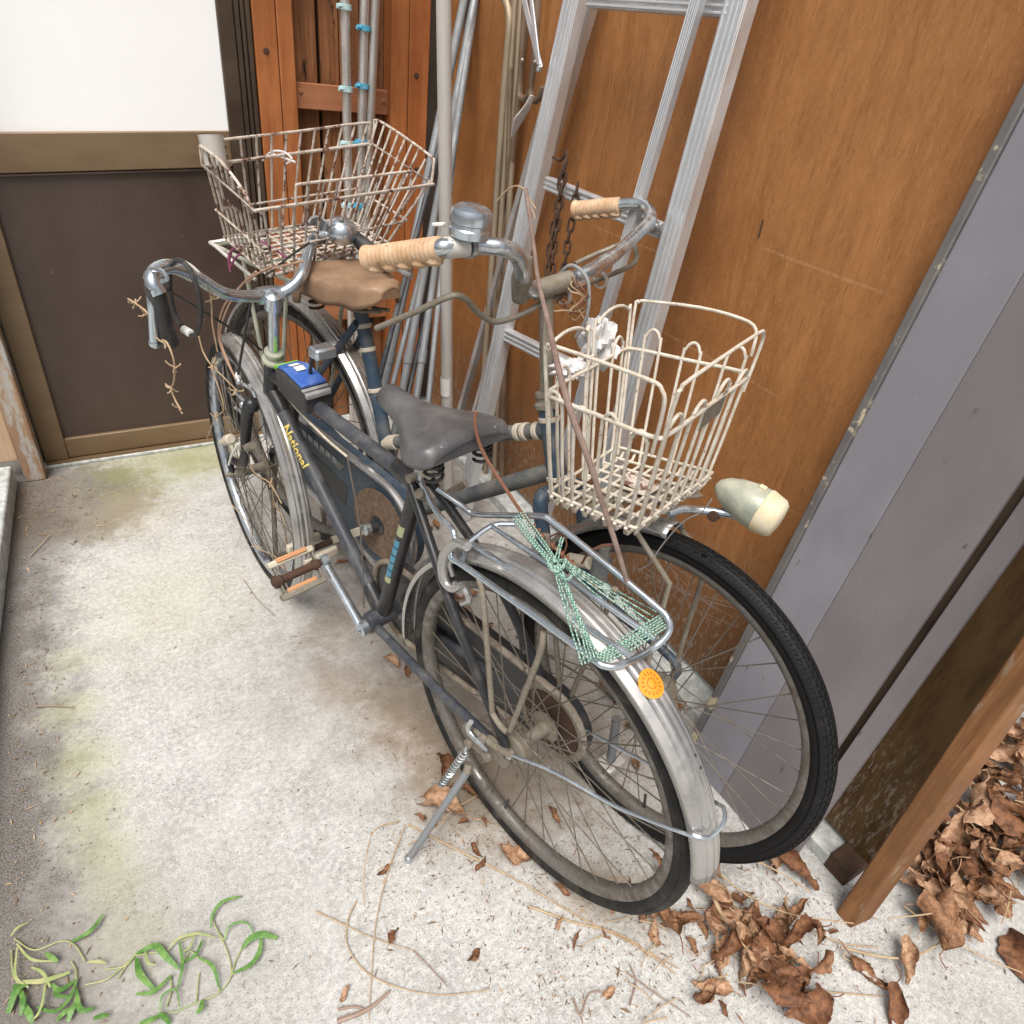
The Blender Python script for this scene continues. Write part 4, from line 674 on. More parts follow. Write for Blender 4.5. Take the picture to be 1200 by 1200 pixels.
def bike_b():
    bk = thing('bicycle', OB, 'dusty blue bicycle facing the viewer, with white wire front basket and bullet headlamp', 'bicycle', 'old bicycles')
    FW, LW, UW = fr(-1.340516, .068102); fc = V3([.747718, .549001, 0]) + UW * .331; rc = B(-.40, 0, .425)
    fw_ = wheel(bk, fc, LW, 'tyre_clean', 'rim_steel', .35, 'front wheel with a clean black tyre'); m = MB(); y_ = np.cross(LW, FW)
    for k in range(132):
        for q, tw in ((-.0135, 0), (-.0072, .5), (0, 0), (.0072, .5), (.0135, 0)):
            a = 2 * math.pi * (k + tw) / 132; d = FW * math.cos(a) + y_ * math.sin(a); e = -FW * math.sin(a) + y_ * math.cos(a); ph = math.asin(q / .0205); nn = d * math.cos(ph) + LW * math.sin(ph); m.box(fc + d * (.3165 + .0205 * math.cos(ph)) + LW * q, e * .0056, np.cross(nn, e) * .0026, nn * .0012)
    m.build('tread_blocks', 'tyre_clean', fw_)['kind'] = 'stuff'; wheel(bk, rc, LB_, 'tyre', 'rim_steel', .8, 'rear wheel under the rear basket')
    bb = B(0, 0, .359); st = B(-.165, 0, .86); hb = B(.424, 0, .672); ht = B(.376, 0, .800); dh = nrm(ht - hb); ds = nrm(st - bb)
    T([bb, st], .0155, 16).build('seat_tube', 'blue_paint', bk); tq = pB((452, 519), 0); tta = bb + ds * ((tq - bb) @ ds); ttb = hb + dh * .095; T([tta, ttb], .0145, 16).build('top_tube', 'dusty_blue', bk); dta, dtb = bb, hb + dh * .02; T([dta, dtb], .0165, 16).build('down_tube', 'dusty_blue', bk); T([hb, ht], .0185, 16).build('head_tube', 'blue_paint', bk)
    d = nrm(tta - ttb)
    for k in (.025, .055, .072): MB().lathe([(.0147, 0), (.0172, .002), (.0172, .010), (.0147, .012)], ttb + d * k, d, 16, True).build('lug_band', 'cream_paint', bk)
    for k in (.0, .11): MB().lathe([(.0187, 0), (.0205, .002), (.0205, .008), (.0187, .010)], hb + dh * k, dh, 16, True).build('lug_band', 'cream_paint', bk)
    for k in (.30, .39, .44): MB().lathe([(.0157, 0), (.0175, .002), (.0175, .008), (.0157, .010)], bb + ds * k, ds, 16, True).build('lug_band', 'cream_paint', bk)
    T([tta - d * .045, tta - d * .004], .0175, 14).build('seat_lug', 'cream_paint', bk); T([bb - LB_ * .036, bb + LB_ * .036], .021, 18).build('bottom_bracket', 'blue_paint', bk)
    dd = nrm(dtb - dta); q = MB()
    for k in range(9): q.grid(lambda i, j, k=k: dta + dd * (.20 + .028 * k + (.018 if k % 3 else .022) * i) + (UB * math.cos(-.2 + .75 * j) - LB_ * math.sin(-.2 + .75 * j)) * .0172, 2, 4)
    q.build('decal', 'decal_pale', bk)
    for sd in (1, -1):
        T([B(-.14, .018 * sd, .79), rc + LB_ * .062 * sd + UB * .02], .0085, 10).build('seat_stay', 'blue_paint', bk); T([B(-.02, .03 * sd, .362), rc + LB_ * .062 * sd], .0095, 10).build('chain_stay', 'blue_paint', bk)
        # double leg stand that lifts the rear wheel
        T([rc + LB_ * .07 * sd, rc + LB_ * .08 * sd - UB * .2 - FB * .03, B(-.44, .085 * sd, .006)], .007, 10, 4).build('stand_leg', 'rusty_steel', bk)
    T([B(-.44, .085, .006), B(-.44, -.085, .006)], .006, 8).build('stand_foot_bar', 'rusty_steel', bk)
    # fork, headset, mudguards
    ax = nrm(ht - hb); cr = hb - dh * .018
    for sd in (1, -1):
        T([cr + LW * .03 * sd, cr + LW * .052 * sd - dh * .012, cr + LW * .056 * sd - dh * .1, cr + LW * .056 * sd - dh * .22, fc + LW * .055 * sd - FW * .012 + UW * .05, fc + LW * .054 * sd], [.0135, .0145, .013, .011, .009, .008], 12, 5).build('fork_blade', 'blue_paint', bk)
        MB().lathe([(.004, -.004), (.010, -.004), (.010, .004), (.005, .006), (.004, .014), (0, .014)], fc + LW * .06 * sd, LW * sd, 10).build('axle_nut', 'rusty_steel', bk)
    MB().tube([cr - LW * .045, cr + LW * .045], .0145, 14).build('fork_crown', 'blue_paint', bk)
    MB().lathe([(.0185, 0), (.024, .002), (.024, .01), (.017, .014), (.017, .02), (.020, .022), (.020, .03), (.0125, .032)], ht - dh * .003, dh, 20).build('headset', 'rusty_steel', bk)
    pe = onp((792, 618), fc, LW); a0 = math.atan2((pe - fc) @ UW, (pe - fc) @ FW)
    fo, ff = fender(bk, fc, LW, FW, .352, a0, math.radians(205), .028)
    rf, rg = fender(bk, rc, LB_, FB, .352, math.radians(-32), math.radians(205), .028)
    T([ff(math.radians(196), -.03, -.01), fc - LW * .06], .0022, 6).build('fender_stay', 'spoke_steel', bk)
    # stem and handlebar
    hc = pB((640, 336), -.01); sb_ = ht + dh * .02; T([sb_, hc], .0118, 14).build('stem', 'rusty_steel', bk)
    HP = [((514, 291), -.224), ((522, 290), -.222), ((560, 288), -.17), ((588, 290), -.142), ((604, 298), -.115), ((611, 312), -.098), ((614, 330), -.07), ((626, 341), -.045), ((645, 335), -.005), ((672, 326), .035), ((696, 315), .075), ((722, 297), .15), ((746, 275), .27), ((762, 258), .345), ((758, 244), .375), ((742, 239), .378), ((700, 243), .362)]
    T([pB(p, l) for p, l in HP], .0122, 14, 5).build('handlebar', 'chrome', bk)
    m = MB().tube([pB((618, 300), -.075), pB((612, 325), -.075), pB((610, 350), -.06)], [.008, .016, .013], 12, 3, flat=1.1); m.tube([pB((626, 341), -.04), pB((668, 328), .03)], .0155, 14); m.build('stem_clamp', 'rusty_steel', bk)
    def grip(a, b, nm):
        a, b = V3(a), V3(b); d = nrm(b - a); L = np.linalg.norm(b - a); pr = [(.0125, 0), (.0165, .003)]; N = 15
        for k in range(N): z = .008 + (L - .02) * k / N; pr += [(.0160, z), (.0168, z + .0015), (.0168, z + .0045), (.0160, z + .006)]
        pr += [(.018, L - .008), (.018, L - .002), (.012, L), (0, L)]; o = MB().lathe(pr, a, d, 20).build('grip', 'tan_rubber', bk)
        m = MB(); dn = nrm(-UB - d * (-UB @ d)); side = np.cross(d, dn)
        for k in range(5): m.ball(a + d * (L * (.12 + .19 * k)) + dn * .013, .0125, 10, (1.1, 1.1, .75))
        m.build('finger_rest', 'tan_rubber', o); return o
    grip(pB((518, 291), -.222), pB((428, 303), -.262), 'r'); grip(pB((727, 241), .372), pB((672, 246), .352), 'l')
    T([pB((520, 291), -.222), pB((548, 288), -.19)], .0145, 14).build('bar_sleeve', 'pale_pole', bk)
    # round double bell on the bar
    c = pB((551, 262), -.19); d = nrm(UB + FB * .05); bl = MB().lathe([(0, -.020), (.020, -.020), (.0275, -.016), (.0285, -.006), (.0265, -.004), (.0265, .0), (.0285, .002), (.029, .012), (.0265, .019), (.018, .0235), (0, .025)], c, d, 28).build('bell', 'chrome_clean', bk)
    MB().bar(pB((521, 263), -.19), pB((508, 263), -.195), .010, .005, UB).build('bell_lever', 'white_plastic', bl, bevel=.0015); T([pB((550, 278), -.19), pB((550, 290), -.185)], .007, 10).build('bell_clamp', 'chrome', bl); MB().lathe([(.013, -.004), (.016, -.004), (.016, .004), (.013, .004)], pB((550, 289), -.185), nrm(pB((560, 288), -.17) - pB((540, 289), -.2)), 16, True).build('bell_band', 'chrome', bl)
    # rod brake under the bar
    T([pB(p, l) for p, l in (((441, 385), -.24), ((490, 364), -.22), ((528, 347), -.2), ((545, 350), -.175), ((560, 366), -.14), ((580, 377), -.105), ((610, 369), -.06), ((640, 353), -.012), ((680, 336), .08), ((715, 322), .18), ((738, 312), .285), ((746, 303), .315), ((744, 288), .33))], .0048, 10, 5).build('brake_rod', 'rusty_steel', bk); T([pB(p, l) for p, l in (((674, 309), .22), ((700, 297), .27), ((728, 286), .31), ((742, 283), .33))], .0045, 8, 4).build('brake_rod', 'rusty_steel', bk)
    for p, l in (((661, 346), .03), ((704, 328), .14)): MB().lathe([(.012, -.003), (.015, -.003), (.015, .003), (.012, .003)], pB(p, l), nrm(pB((700, 330), .12) - pB((640, 352), -.01)), 14, True).build('rod_clip', 'pale_pole', bk)
    T([pB((640, 352), -.012), pB((638, 420), -.02), pB((646, 490), -.035)], .004, 8, 3).build('brake_rod', 'rusty_steel', bk)
    T([pB(p, .03) for p in ((655, 322), (668, 311), (682, 318), (690, 335), (688, 370), (675, 395))], .003, 8, 5).build('cable', 'grey_plastic', bk)
    # headlamp on a bracket
    la, lb = pB((838, 574), .095), pB((906, 606), .102); d = nrm(nrm(lb - la) * .9 + FB * .25 - UB * .12); b0 = lb - d * .105
    lp = MB().lathe([(0, 0), (.011, .004), (.021, .016), (.029, .034), (.0345, .058), (.0365, .078), (.0365, .082)], b0, d, 28).build('headlamp', 'lamp_shell', bk); MB().lathe([(.0374, .0825), (.0380, .087), (.0372, .090), (.0335, .110), (.028, .116), (.014, .1185), (0, .119)], b0, d, 28).build('lens', 'lamp_lens', lp)
    MB().box(b0 + d * .074 + UB * .036, d * .006, np.cross(d, UB) * .005, UB * .004).build('lamp_switch', 'lamp_lens', lp, bevel=.001)
    T([pB((783, 602), .02), pB((800, 597), .045), pB((822, 598), .075), b0 + d * .05 - UB * .030], [.008, .007, .007, .009], 10, 4).build('lamp_bracket', 'chrome_clean', bk); MB().lathe([(0, -.01), (.010, -.01), (.010, .01), (0, .012)], pB((838, 603), .085), LB_, 12).build('bracket_bolt', 'rust', bk)
    T([pB(p, .0) for p in ((834, 585), (822, 600), (800, 612), (775, 640), (762, 660), (748, 668))], .0013, 6, 5).build('lamp_wire', 'grey_plastic', bk)
    # bottle dynamo on the fork
    MB().lathe([(0, 0), (.016, .002), (.017, .05), (.012, .058), (.010, .062), (.010, .075), (.0, .077)], pB((700, 680), -.03), UB, 18).build('dynamo', 'dusty_blue', bk); T([pB((668, 655), -.02), pB((692, 660), -.03)], .012, 12).build('dynamo_bracket', 'cream_paint', bk)
    # saddle and post
    sd_ = saddle(bk, lambda s_, l, u: B(s_, l - .005, u), 'tan_vinyl', -.268, -.044, .884, .902, .106, .054, puff=.018, ws=((0, .55), (.06, .82), (.18, 1.0), (.35, 1.0), (.55, .84), (.75, .58), (.90, .38), (1, .18))); T([st - ds * .01, B(-.178, 0, .845)], .0125, 12).build('seat_post', 'rusty_steel', bk)
    m = MB()
    for sd in (1, -1): m.tube([B(-.07, .01 * sd, .835), B(-.15, .025 * sd, .818), B(-.24, .045 * sd, .84)], .004, 8, 3)
    m.build('saddle_rail', 'rusty_steel', sd_)
    for sd in (1, -1): coil(B(-.235, .05 * sd, .80), B(-.235, .05 * sd, .85), .015, .003, 4).build('saddle_spring', 'rust', sd_)
    # chain case with a rusty round cover, crank
    def outline(b0, r0, b1, r1, n=24):
        (s0, u0), (s1, u1) = b0, b1; an = math.atan2(u1 - u0, s1 - s0); D = math.hypot(s1 - s0, u1 - u0); be = math.acos((r0 - r1) / D); pts = []
        for k in range(n + 1): a = an + be + (2 * math.pi - 2 * be) * k / n; pts.append((s0 + r0 * math.cos(a), u0 + r0 * math.sin(a)))
        for k in range(n // 2 + 1): a = an - be + 2 * be * k / (n // 2); pts.append((s1 + r1 * math.cos(a), u1 + r1 * math.sin(a)))
        return pts
    L0 = -.062; o1 = outline((0, .362), .122, (-.40, .44), .082); cc = MB().prism([B(s_, L0, u) for s_, u in o1], LB_ * .03).build('chain_case', 'blue_paint', bk); T([B(s_, L0 - .002, u) for s_, u in o1], .0085, 8, closed=True).build('case_rim', 'fender_steel', cc)
    MB().lathe([(.090, 0), (.090, .004), (.0, .006)], B(0, L0 - .001, .362), -LB_, 32).build('case_cover', 'rust_disc', cc); o2 = [(-.10 - .03, .455), (-.36, .490), (-.37, .475), (-.15, .435)]; MB().prism([B(s_, L0 - .0015, u) for s_, u in o2], LB_ * .002).build('case_stripe', 'dusty_blue', cc); o3 = [(-.12, .405), (-.33, .445), (-.335, .405), (-.13, .345)]; MB().prism([B(s_, L0 - .0012, u) for s_, u in o3], LB_ * .001).build('case_opening', 'black_plastic', cc)
    q = MB()
    for k in range(7): q.prism([B(-.16 - .024 * k, L0 - .0022, .463 + .0033 * k), B(-.176 - .024 * k, L0 - .0022, .4655 + .0033 * k), B(-.176 - .024 * k, L0 - .0022, .450 + .0033 * k), B(-.16 - .024 * k, L0 - .0022, .4475 + .0033 * k)], LB_ * .0005)
    q.build('decal', 'decal_pale', cc)
    MB().lathe([(.0, .025), (.011, .025), (.012, .02), (.012, .008), (.024, .006), (.024, 0)], B(0, L0 - .003, .362), -LB_, 16).build('crank_axle', 'black_plastic', bk)
    a, b = B(-.006, -.095, .360), B(-.125, -.105, .262); MB().bar(a, b, .020, .012, LB_).build('crank', 'cream_paint', bk, bevel=.003); MB().lathe([(0, .01), (.008, .01), (.014, .008), (.015, -.006), (0, -.006)], a, -LB_, 14).build('crank_bolt', 'chrome', bk)
    pd = dummy('pedal', bk, b - LB_ * .06); T([b, b - LB_ * .11], .008, 10).build('barrel', 'rust', pd)
    for sg in (1, -1): MB().box(b - LB_ * .06 + FB * .035 * sg, LB_ * .045, FB * .007, UB * .011).build('tread_block', 'cream_paint', pd, bevel=.003)
    MB().bar(B(.006, .095, .359), B(.11, .10, .47), .018, .011, LB_).build('crank', 'rusty_steel', bk, bevel=.003)
    # ---------------- front basket
    WR = .0028
    bt = dict(rr=pB((643, 584), -.115), fr=pB((742, 626), -.105), fl=pB((832, 562), .14), rl=pB((722, 532), .125)); tp = dict(rr=pB((634, 400), -.155), fr=pB((792, 456), -.18), fl=pB((904, 380), .205), rl=pB((742, 350), .175))
    ba = dummy('front_basket', bk, (bt['rr'] + bt['fl']) / 2); cen = sum(bt.values()) / 4
    def wire(P, n=8, sm=0, r=WR, closed=False, mt='white_wire'): return T(P, r, n, sm, closed=closed).build('wire', mt, ba)
    def patch(a, b): return lambda x, v: (bt[a] * (1 - x) + bt[b] * x) * (1 - v) + (tp[a] * (1 - x) + tp[b] * x) * v
    def hairpin(f, x0, x1, v1, v0=0, inn=0, mt='white_wire'):
        w_ = x1 - x0; rr = abs(w_) * .5; h = .028; P = [f(x0, v0 - .0)]
        if inn: P = [f(x0, 0) + (cen - f(x0, 0)) * inn] + P
        for k in range(7): a = math.pi * (1 - k / 6); P.append(f((x0 + x1) / 2 + rr * math.cos(a), v1 - .11 * (1 - math.sin(a))))
        P.append(f(x1, v0)); 
        if inn: P.append(f(x1, 0) + (cen - f(x1, 0)) * inn)
        return wire(P, 8, 2, mt=mt)
    for a, b, n_, vt in (('rr', 'fr', 4, .74), ('fr', 'fl', 4, .80), ('fl', 'rl', 3, .84), ('rl', 'rr', 3, .80)):
        f = patch(a, b)
        if (a, b) == ('rl', 'rr'): hairpin(f, .02, .47, 1.0); hairpin(f, .53, .97, .99)
        elif (a, b) == ('fl', 'rl'):
            wire([f(.98, 0), f(.98, .9), f(.95, .985), f(.88, 1.0), f(.5, 1.02), f(.2, 1.0), f(.08, .95), f(.05, .8)], 8, 3)
        else: wire([f(.03, 0), f(.03, .88), f(.06, .97), f(.12, 1.0), f(.80, 1.0), f(.92, .97), f(.96, .88), f(.965, .60)], 8, 3)
        for k in range(n_):
            x0 = (k + .42) / (n_ + .05); hairpin(f, x0 - .06, x0 + .075, vt - .03 * (k % 2), inn=.12)
    belt = []
    for a, b in (('rr', 'fr'), ('fr', 'fl'), ('fl', 'rl'), ('rl', 'rr')): f = patch(a, b); belt += [f(.08, .70), f(.5, .70), f(.92, .70)]
    wire(belt, 8, 4, .0033, True)
    low = []
    for a, b in (('rr', 'fr'), ('fr', 'fl'), ('fl', 'rl'), ('rl', 'rr')): f = patch(a, b); low += [f(.06, .05), f(.5, .05), f(.94, .05)]
    wire(low, 8, 4, .0028, True)
    bl = lambda x, y: (bt['rr'] * (1 - x) + bt['fr'] * x) * (1 - y) + (bt['rl'] * (1 - x) + bt['fl'] * x) * y
    for k in range(7): y = (k + .5) / 7; wire([bl(-.02, y) + UB * .01, bl(.0, y), bl(1.0, y), bl(1.03, y) + UB * .012], 8, 0)
    for k in range(8): x = (k + .5) / 8; wire([bl(x, -.04) + UB * .012, bl(x, 0) - UB * .004, bl(x, 1) - UB * .004, bl(x, 1.04) + UB * .012], 8, 0)
    MB().box(bl(.55, .6) + UB * .004, FB * .03, LB_ * .022, UB * .0015).build('basket_plate', 'rusty_white_wire', ba, bevel=.001); f = patch('fr', 'fl'); MB().prism([f(.42, .56) , f(.66, .58), f(.66, .72), f(.42, .68)], FB * .003).build('basket_plate', 'rusty_steel', ba)
    for sd in (-.06, .06): T([bl(.5, .5 + sd * 3), fc + LW * sd * 1.0 + UW * .28 - FW * .02, fc + LW * sd], .005, 8).build('basket_strut', 'rusty_steel', bk)
    MB().bar(bl(.05, .1) - UB * .012, bl(.95, .9) - UB * .012, .05, .004, UB).build('basket_support', 'rusty_steel', bk, bevel=.001)
    # ---------------- rear rack and basket
    rk = MB(); zr = .845; lp_ = [B(-.18, -.05, zr + .01), B(-.22, -.075, zr), B(-.58, -.08, zr), B(-.605, -.06, zr), B(-.605, .06, zr), B(-.58, .08, zr), B(-.22, .075, zr), B(-.18, .05, zr + .01)]; rk.tube(lp_, .005, 8, 3)
    for l in (-.028, .028): rk.tube([B(-.19, l, zr), B(-.605, l, zr)], .0045, 8)
    for s_ in (-.28, -.45): rk.tube([B(s_, -.077, zr - .006), B(s_, .077, zr - .006)], .004, 8)
    for sd in (1, -1): rk.tube([B(-.47, .08 * sd, zr), rc + LB_ * .07 * sd], .005, 8); rk.tube([B(-.3, .078 * sd, zr), rc + LB_ * .07 * sd + FB * .01], .005, 8)
    rk.build('rear_rack', 'lamp_shell', bk)
    T([pB(p, l) for p, l in (((300, 328), -.10), ((252, 288), -.12), ((256, 283), -.10), ((350, 266), .05), ((368, 275), .07))], .0042, 8, 3).build('rack_frame', 'pale_pole', bk)
    bt2 = dict(fr=pB((316, 326), -.13), fl=pB((456, 288), .13), bl=pB((404, 258), .15), br=pB((263, 280), -.13)); tp2 = dict(fr=pB((299, 247), -.2), fl=pB((508, 216), .2), bl=pB((436, 168), .22), br=pB((237, 194), -.18)); up = UB * .055
    b2 = dummy('rear_basket', bk, (bt2['fr'] + bt2['bl']) / 2); RW = .0026
    def w2(P, sm=0, r=RW): return T(P, r, 7, sm).build('wire', 'rusty_white_wire', b2)
    def pt(a, b):
        def g_(x, v):
            lo = bt2[a] * (1 - x) + bt2[b] * x; hi = tp2[a] * (1 - x) + tp2[b] * x
            if v <= 1: return lo * (1 - v) + hi * v
            return hi + (v - 1) * (.25 * (hi - lo) + .72 * UB * np.linalg.norm(hi - lo))
        return g_
    for a, b, n_, vt in (('fr', 'fl', 13, 1.0), ('fl', 'bl', 9, 1.28), ('bl', 'br', 12, 1.26), ('br', 'fr', 9, 1.2)):
        f = pt(a, b)
        for k in range(n_): 
            x = (k + .5) / n_; v = vt
            if (a, b) == ('fl', 'bl'): v = 1.0 + .30 * min(1, max(0, (x - .05) / .15))
            if (a, b) == ('br', 'fr'): v = 1.0 + .24 * min(1, max(0, (.95 - x) / .5))
            if (a, b) == ('fr', 'fl') and 2 < k < 11: v = 1.22
            q = f(x, 0) + (b2_c - f(x, 0)) * .10 if False else f(x, 0); w2([q, f(x, .06), f(x, v)])
    ring = [tp2['fr'], tp2['fl'], tp2['bl'], tp2['br']]; T(ring, .0034, 8, closed=True).build('rim_wire', 'rusty_white_wire', b2)
    f = pt('bl', 'br'); g_ = pt('fl', 'bl'); h_ = pt('br', 'fr'); e_ = pt('fr', 'fl')
    w2([f(.02, 1.0), f(.03, 1.2), f(.07, 1.26), f(.5, 1.265), f(.93, 1.26), f(.97, 1.2), f(.98, 1.0)], 3, .0028); w2([g_(.03, 1.0), g_(.05, 1.24), g_(.1, 1.30), g_(.5, 1.32), g_(.95, 1.30), g_(.99, 1.2), g_(1, 1.0)], 3, .0028); w2([h_(0.0, 1.0), h_(.02, 1.2), h_(.06, 1.24), h_(.45, 1.24), h_(.8, 1.12), h_(.93, 1.0), h_(.95, .7)], 3, .0028); w2([e_(.20, 1.0), e_(.205, 1.18), e_(.235, 1.22), e_(.5, 1.22), e_(.80, 1.22), e_(.84, 1.18), e_(.845, 1.0)], 3, .0028)
    for a, b in (('fr', 'fl'), ('fl', 'bl'), ('bl', 'br'), ('br', 'fr')): f = pt(a, b); w2([f(0, .42), f(1, .42)], 0, .0024); w2([f(0, .03), f(1, .03)], 0, .0028)
    bl2 = lambda x, y: (bt2['fr'] * (1 - x) + bt2['fl'] * x) * (1 - y) + (bt2['br'] * (1 - x) + bt2['bl'] * x) * y
    for k in range(11): w2([bl2((k + .5) / 11, 0), bl2((k + .5) / 11, 1)])
    for k in range(10): w2([bl2(0, (k + .5) / 10), bl2(1, (k + .5) / 10)])
    h_ = pt('br', 'fr'); MB().prism([h_(.38, .80), h_(.72, .80), h_(.72, .98), h_(.38, .98)], LB_ * -.002).build('rusty_tag', 'rust', b2)
    return bk
BB_ = bike_b()
# ================================================================ THINGS LYING ABOUT
def leaf_mesh(i):
    r = random.Random(40 + i); N, K = 19, 11; Wd = r.uniform(.20, .34); curl = r.uniform(1.0, 3.0) * r.choice((1, 1, -1)); bend = r.uniform(-2.2, 2.2); tw = r.uniform(-2.2, 2.2); ph = [r.uniform(0, 6.3) for _ in range(6)]; v = []; ple = r.uniform(.05, .085)
    for a in range(N):
        t = a / (N - 1); w_ = Wd * (math.sin(math.pi * min(1, t * .97 + .03) ** .85) ** .75 + .02) * (1 + .05 * math.sin(23 * t + ph[3])); ang = bend * (t - .4); sx = (math.sin(ang) / bend if abs(bend) > .05 else t - .4); sz = ((1 - math.cos(ang)) / bend if abs(bend) > .05 else 0)
        for b in range(K):
            q = 2 * b / (K - 1) - 1; sd = 1 if q > 0 else -1; cl = curl * (1 + .5 * sd * math.sin(ph[4])) * (.55 + .7 * t); c = cl * q; cy = (math.sin(c) / cl) * w_; cz = (1 - math.cos(c)) / abs(cl) * w_ * (1 if curl > 0 else -1)
            pl = abs(((t * 7 - .9 * abs(q) + ph[5]) % 1) * 2 - 1) - .5; cz += ple * pl * min(1, 2.2 * abs(q)) * (w_ / Wd); cz += .05 * math.sin(8 * t + ph[0] + 2.5 * q) * q * q + .03 * math.sin(19 * t + 4 * q + ph[3]) * abs(q); cy += .03 * math.sin(11 * t + ph[2]) * abs(q)
            th = tw * (t - .3); v.append((sx + .05 * q * q, cy * math.cos(th) - cz * math.sin(th), cy * math.sin(th) + cz * math.cos(th) + sz))
    f = [(a * K + b, (a + 1) * K + b, (a + 1) * K + b + 1, a * K + b + 1) for a in range(N - 1) for b in range(K - 1)]
    m = MB().add(v, f); zs = sorted(q[2] for q in v); zz = zs[len(zs) // 6]; c_ = K // 2; P = [V3(v[c_]), V3(v[c_]) + V3([-.12, .03, .01]), V3(v[c_]) + V3([-.26, .10 * r.uniform(-1, 1), -.03])]; m.tube(P, .010, 5, 3)
    me = m.mesh('dead_leaf', (0, 0, zz), 50); me.materials.append(MATS['dead_leaf%d' % (i % 3)]); return me
LEAF = [leaf_mesh(i) for i in range(14)]
def leaf(p, size, label, group=None, z=None, k=None, rot=None, tilt=.35):
    P = onz(p, 0) if len(p) == 2 else V3(p); P = V3(P); P[2] = .004 if z is None else z - .006; a = R_.uniform(0, 6.3) if rot is None else rot
    Z = nrm(V3([R_.gauss(0, tilt), R_.gauss(0, tilt), 1])); ob = inst('dead_leaf', LEAF[R_.randrange(14) if k is None else k], None, P, Z, (math.cos(a), math.sin(a), 0), size); return tag(ob, label, 'leaf', group)
def clutter():
    # --- leaves one can single out
    leaf((521, 948), .13, 'curled orange brown leaf lying under the kickstand leg', k=4, rot=2.2); leaf((520, 896), .085, 'dark brown crumpled leaf beside the rear tyre, above the kickstand', k=2); leaf((548, 930), .07, 'brown leaf scrap between the kickstand and the rear tyre'); leaf((607, 1005), .085, 'brown boat shaped leaf lying below the rear wheel of the front bicycle', k=1, rot=2.6)
    leaf((650, 958), .045, 'small round brown leaf seen through the rear wheel spokes'); leaf((748, 898), .06, 'orange brown leaf on the floor under the rear mudguard'); leaf((675, 1103), .032, 'small flat brown leaf scrap alone on the floor below the rear tyre'); leaf((556, 1120), .035, 'pale brown crumpled leaf scrap alone on the bare floor'); leaf((461, 1100), .034, 'little reddish brown leaf left of the bare floor patch'); leaf((404, 1168), .028, 'tiny red brown leaf near the thick twig'); leaf((450, 1022), .04, 'thin dark leaf hanging on a stem left of the kickstand foot'); leaf((712, 1165), .04, 'small orange curled leaf at the bottom of the floor')
    leaf((1056, 1125), .085, 'upright rolled brown leaf in front of the end post', z=.03, k=7); leaf((1012, 1140), .10, 'long twisted brown leaf left of the upright rolled leaf', k=3); leaf((1045, 1180), .10, 'broad brown leaf at the bottom edge, below the upright rolled leaf', k=5); leaf((1100, 1068), .10, 'broad pale brown leaf just right of the foot of the end post', k=6); leaf((1196, 1130), .11, 'brown leaf cut by the right edge of the picture', k=2); leaf((768, 1100), .05, 'reddish leaf curled beside the left end of the leaf heap')
    leaf((655, 1085), .03, 'tiny brown leaf just under the rear tyre'); leaf((660, 1045), .04, 'narrow brown leaf tucked below the rear tyre')
    # --- heaps
    G1 = 'dead leaves heaped behind the rear tyre'
    for i in range(46):
        px = R_.gauss(876, 44); py = 1012 + (px - 800) * .55 + R_.gauss(48, 42); py = min(max(py, 1015), 1185)
        if px > 960: px -= 60
        leaf((px, py), R_.uniform(.055, .115), 'crumpled brown dead leaf in the heap between the rear tyre and the end post', G1, z=.012 + abs(R_.gauss(0, .022)), tilt=.6)
    leaf((905, 1135), .15, 'big spread brown leaf on top of the heap behind the rear tyre', k=8, rot=1.2, z=.035); leaf((800, 1085), .10, 'brown folded leaf at the left end of the leaf heap', k=0, z=.02)
    G2 = 'dead leaves heaped beyond the end post'
    for i in range(150):
        u = R_.random(); px = 1075 + 190 * R_.random(); lo = 1130 - (px - 1040) * .55; py = lo - R_.random() * (90 + (px - 1060) * 1.1) + R_.gauss(0, 10)
        P = onz((px, py)); 
        if P[0] < 1.10 and P[1] > .06: continue
        leaf(P, R_.uniform(.06, .13), 'brown dead leaf in the deep pile on the far side of the end post', G2, z=.014 + abs(R_.gauss(0, .045)), tilt=.8)
    G3 = 'dead leaves blown against the foot of the plywood'
    for i in range(26):
        P = V3([R_.uniform(.90, 1.08), R_.uniform(.62, 1.15), 0]); leaf(P, R_.uniform(.04, .09), 'brown dead leaf at the foot of the plywood behind the front wheel', G3, z=.010 + abs(R_.gauss(0, .012)), tilt=.6)
    for i in range(24):
        P = V3([R_.uniform(.45, .85), R_.uniform(.75, 1.6), 0]); leaf(P, R_.uniform(.03, .07), 'brown dead leaf lying under the two bicycles', 'dead leaves under the bicycles', z=.010 + abs(R_.gauss(0, .008)), tilt=.5)
    for i in range(22): leaf((R_.gauss(790, 90), R_.gauss(1090, 40)), R_.uniform(.018, .04), 'small broken piece of brown leaf scattered near the rear tyre', 'broken leaf pieces', tilt=.5)
    for i in range(14): leaf((R_.gauss(545, 30), R_.gauss(955, 28)), R_.uniform(.018, .04), 'small broken piece of brown leaf scattered round the kickstand', 'broken leaf pieces by the kickstand', tilt=.5)
    # --- fine litter that nobody could count
    V, F = [], []; VB, FB2 = [], []; VC, FC = [], []
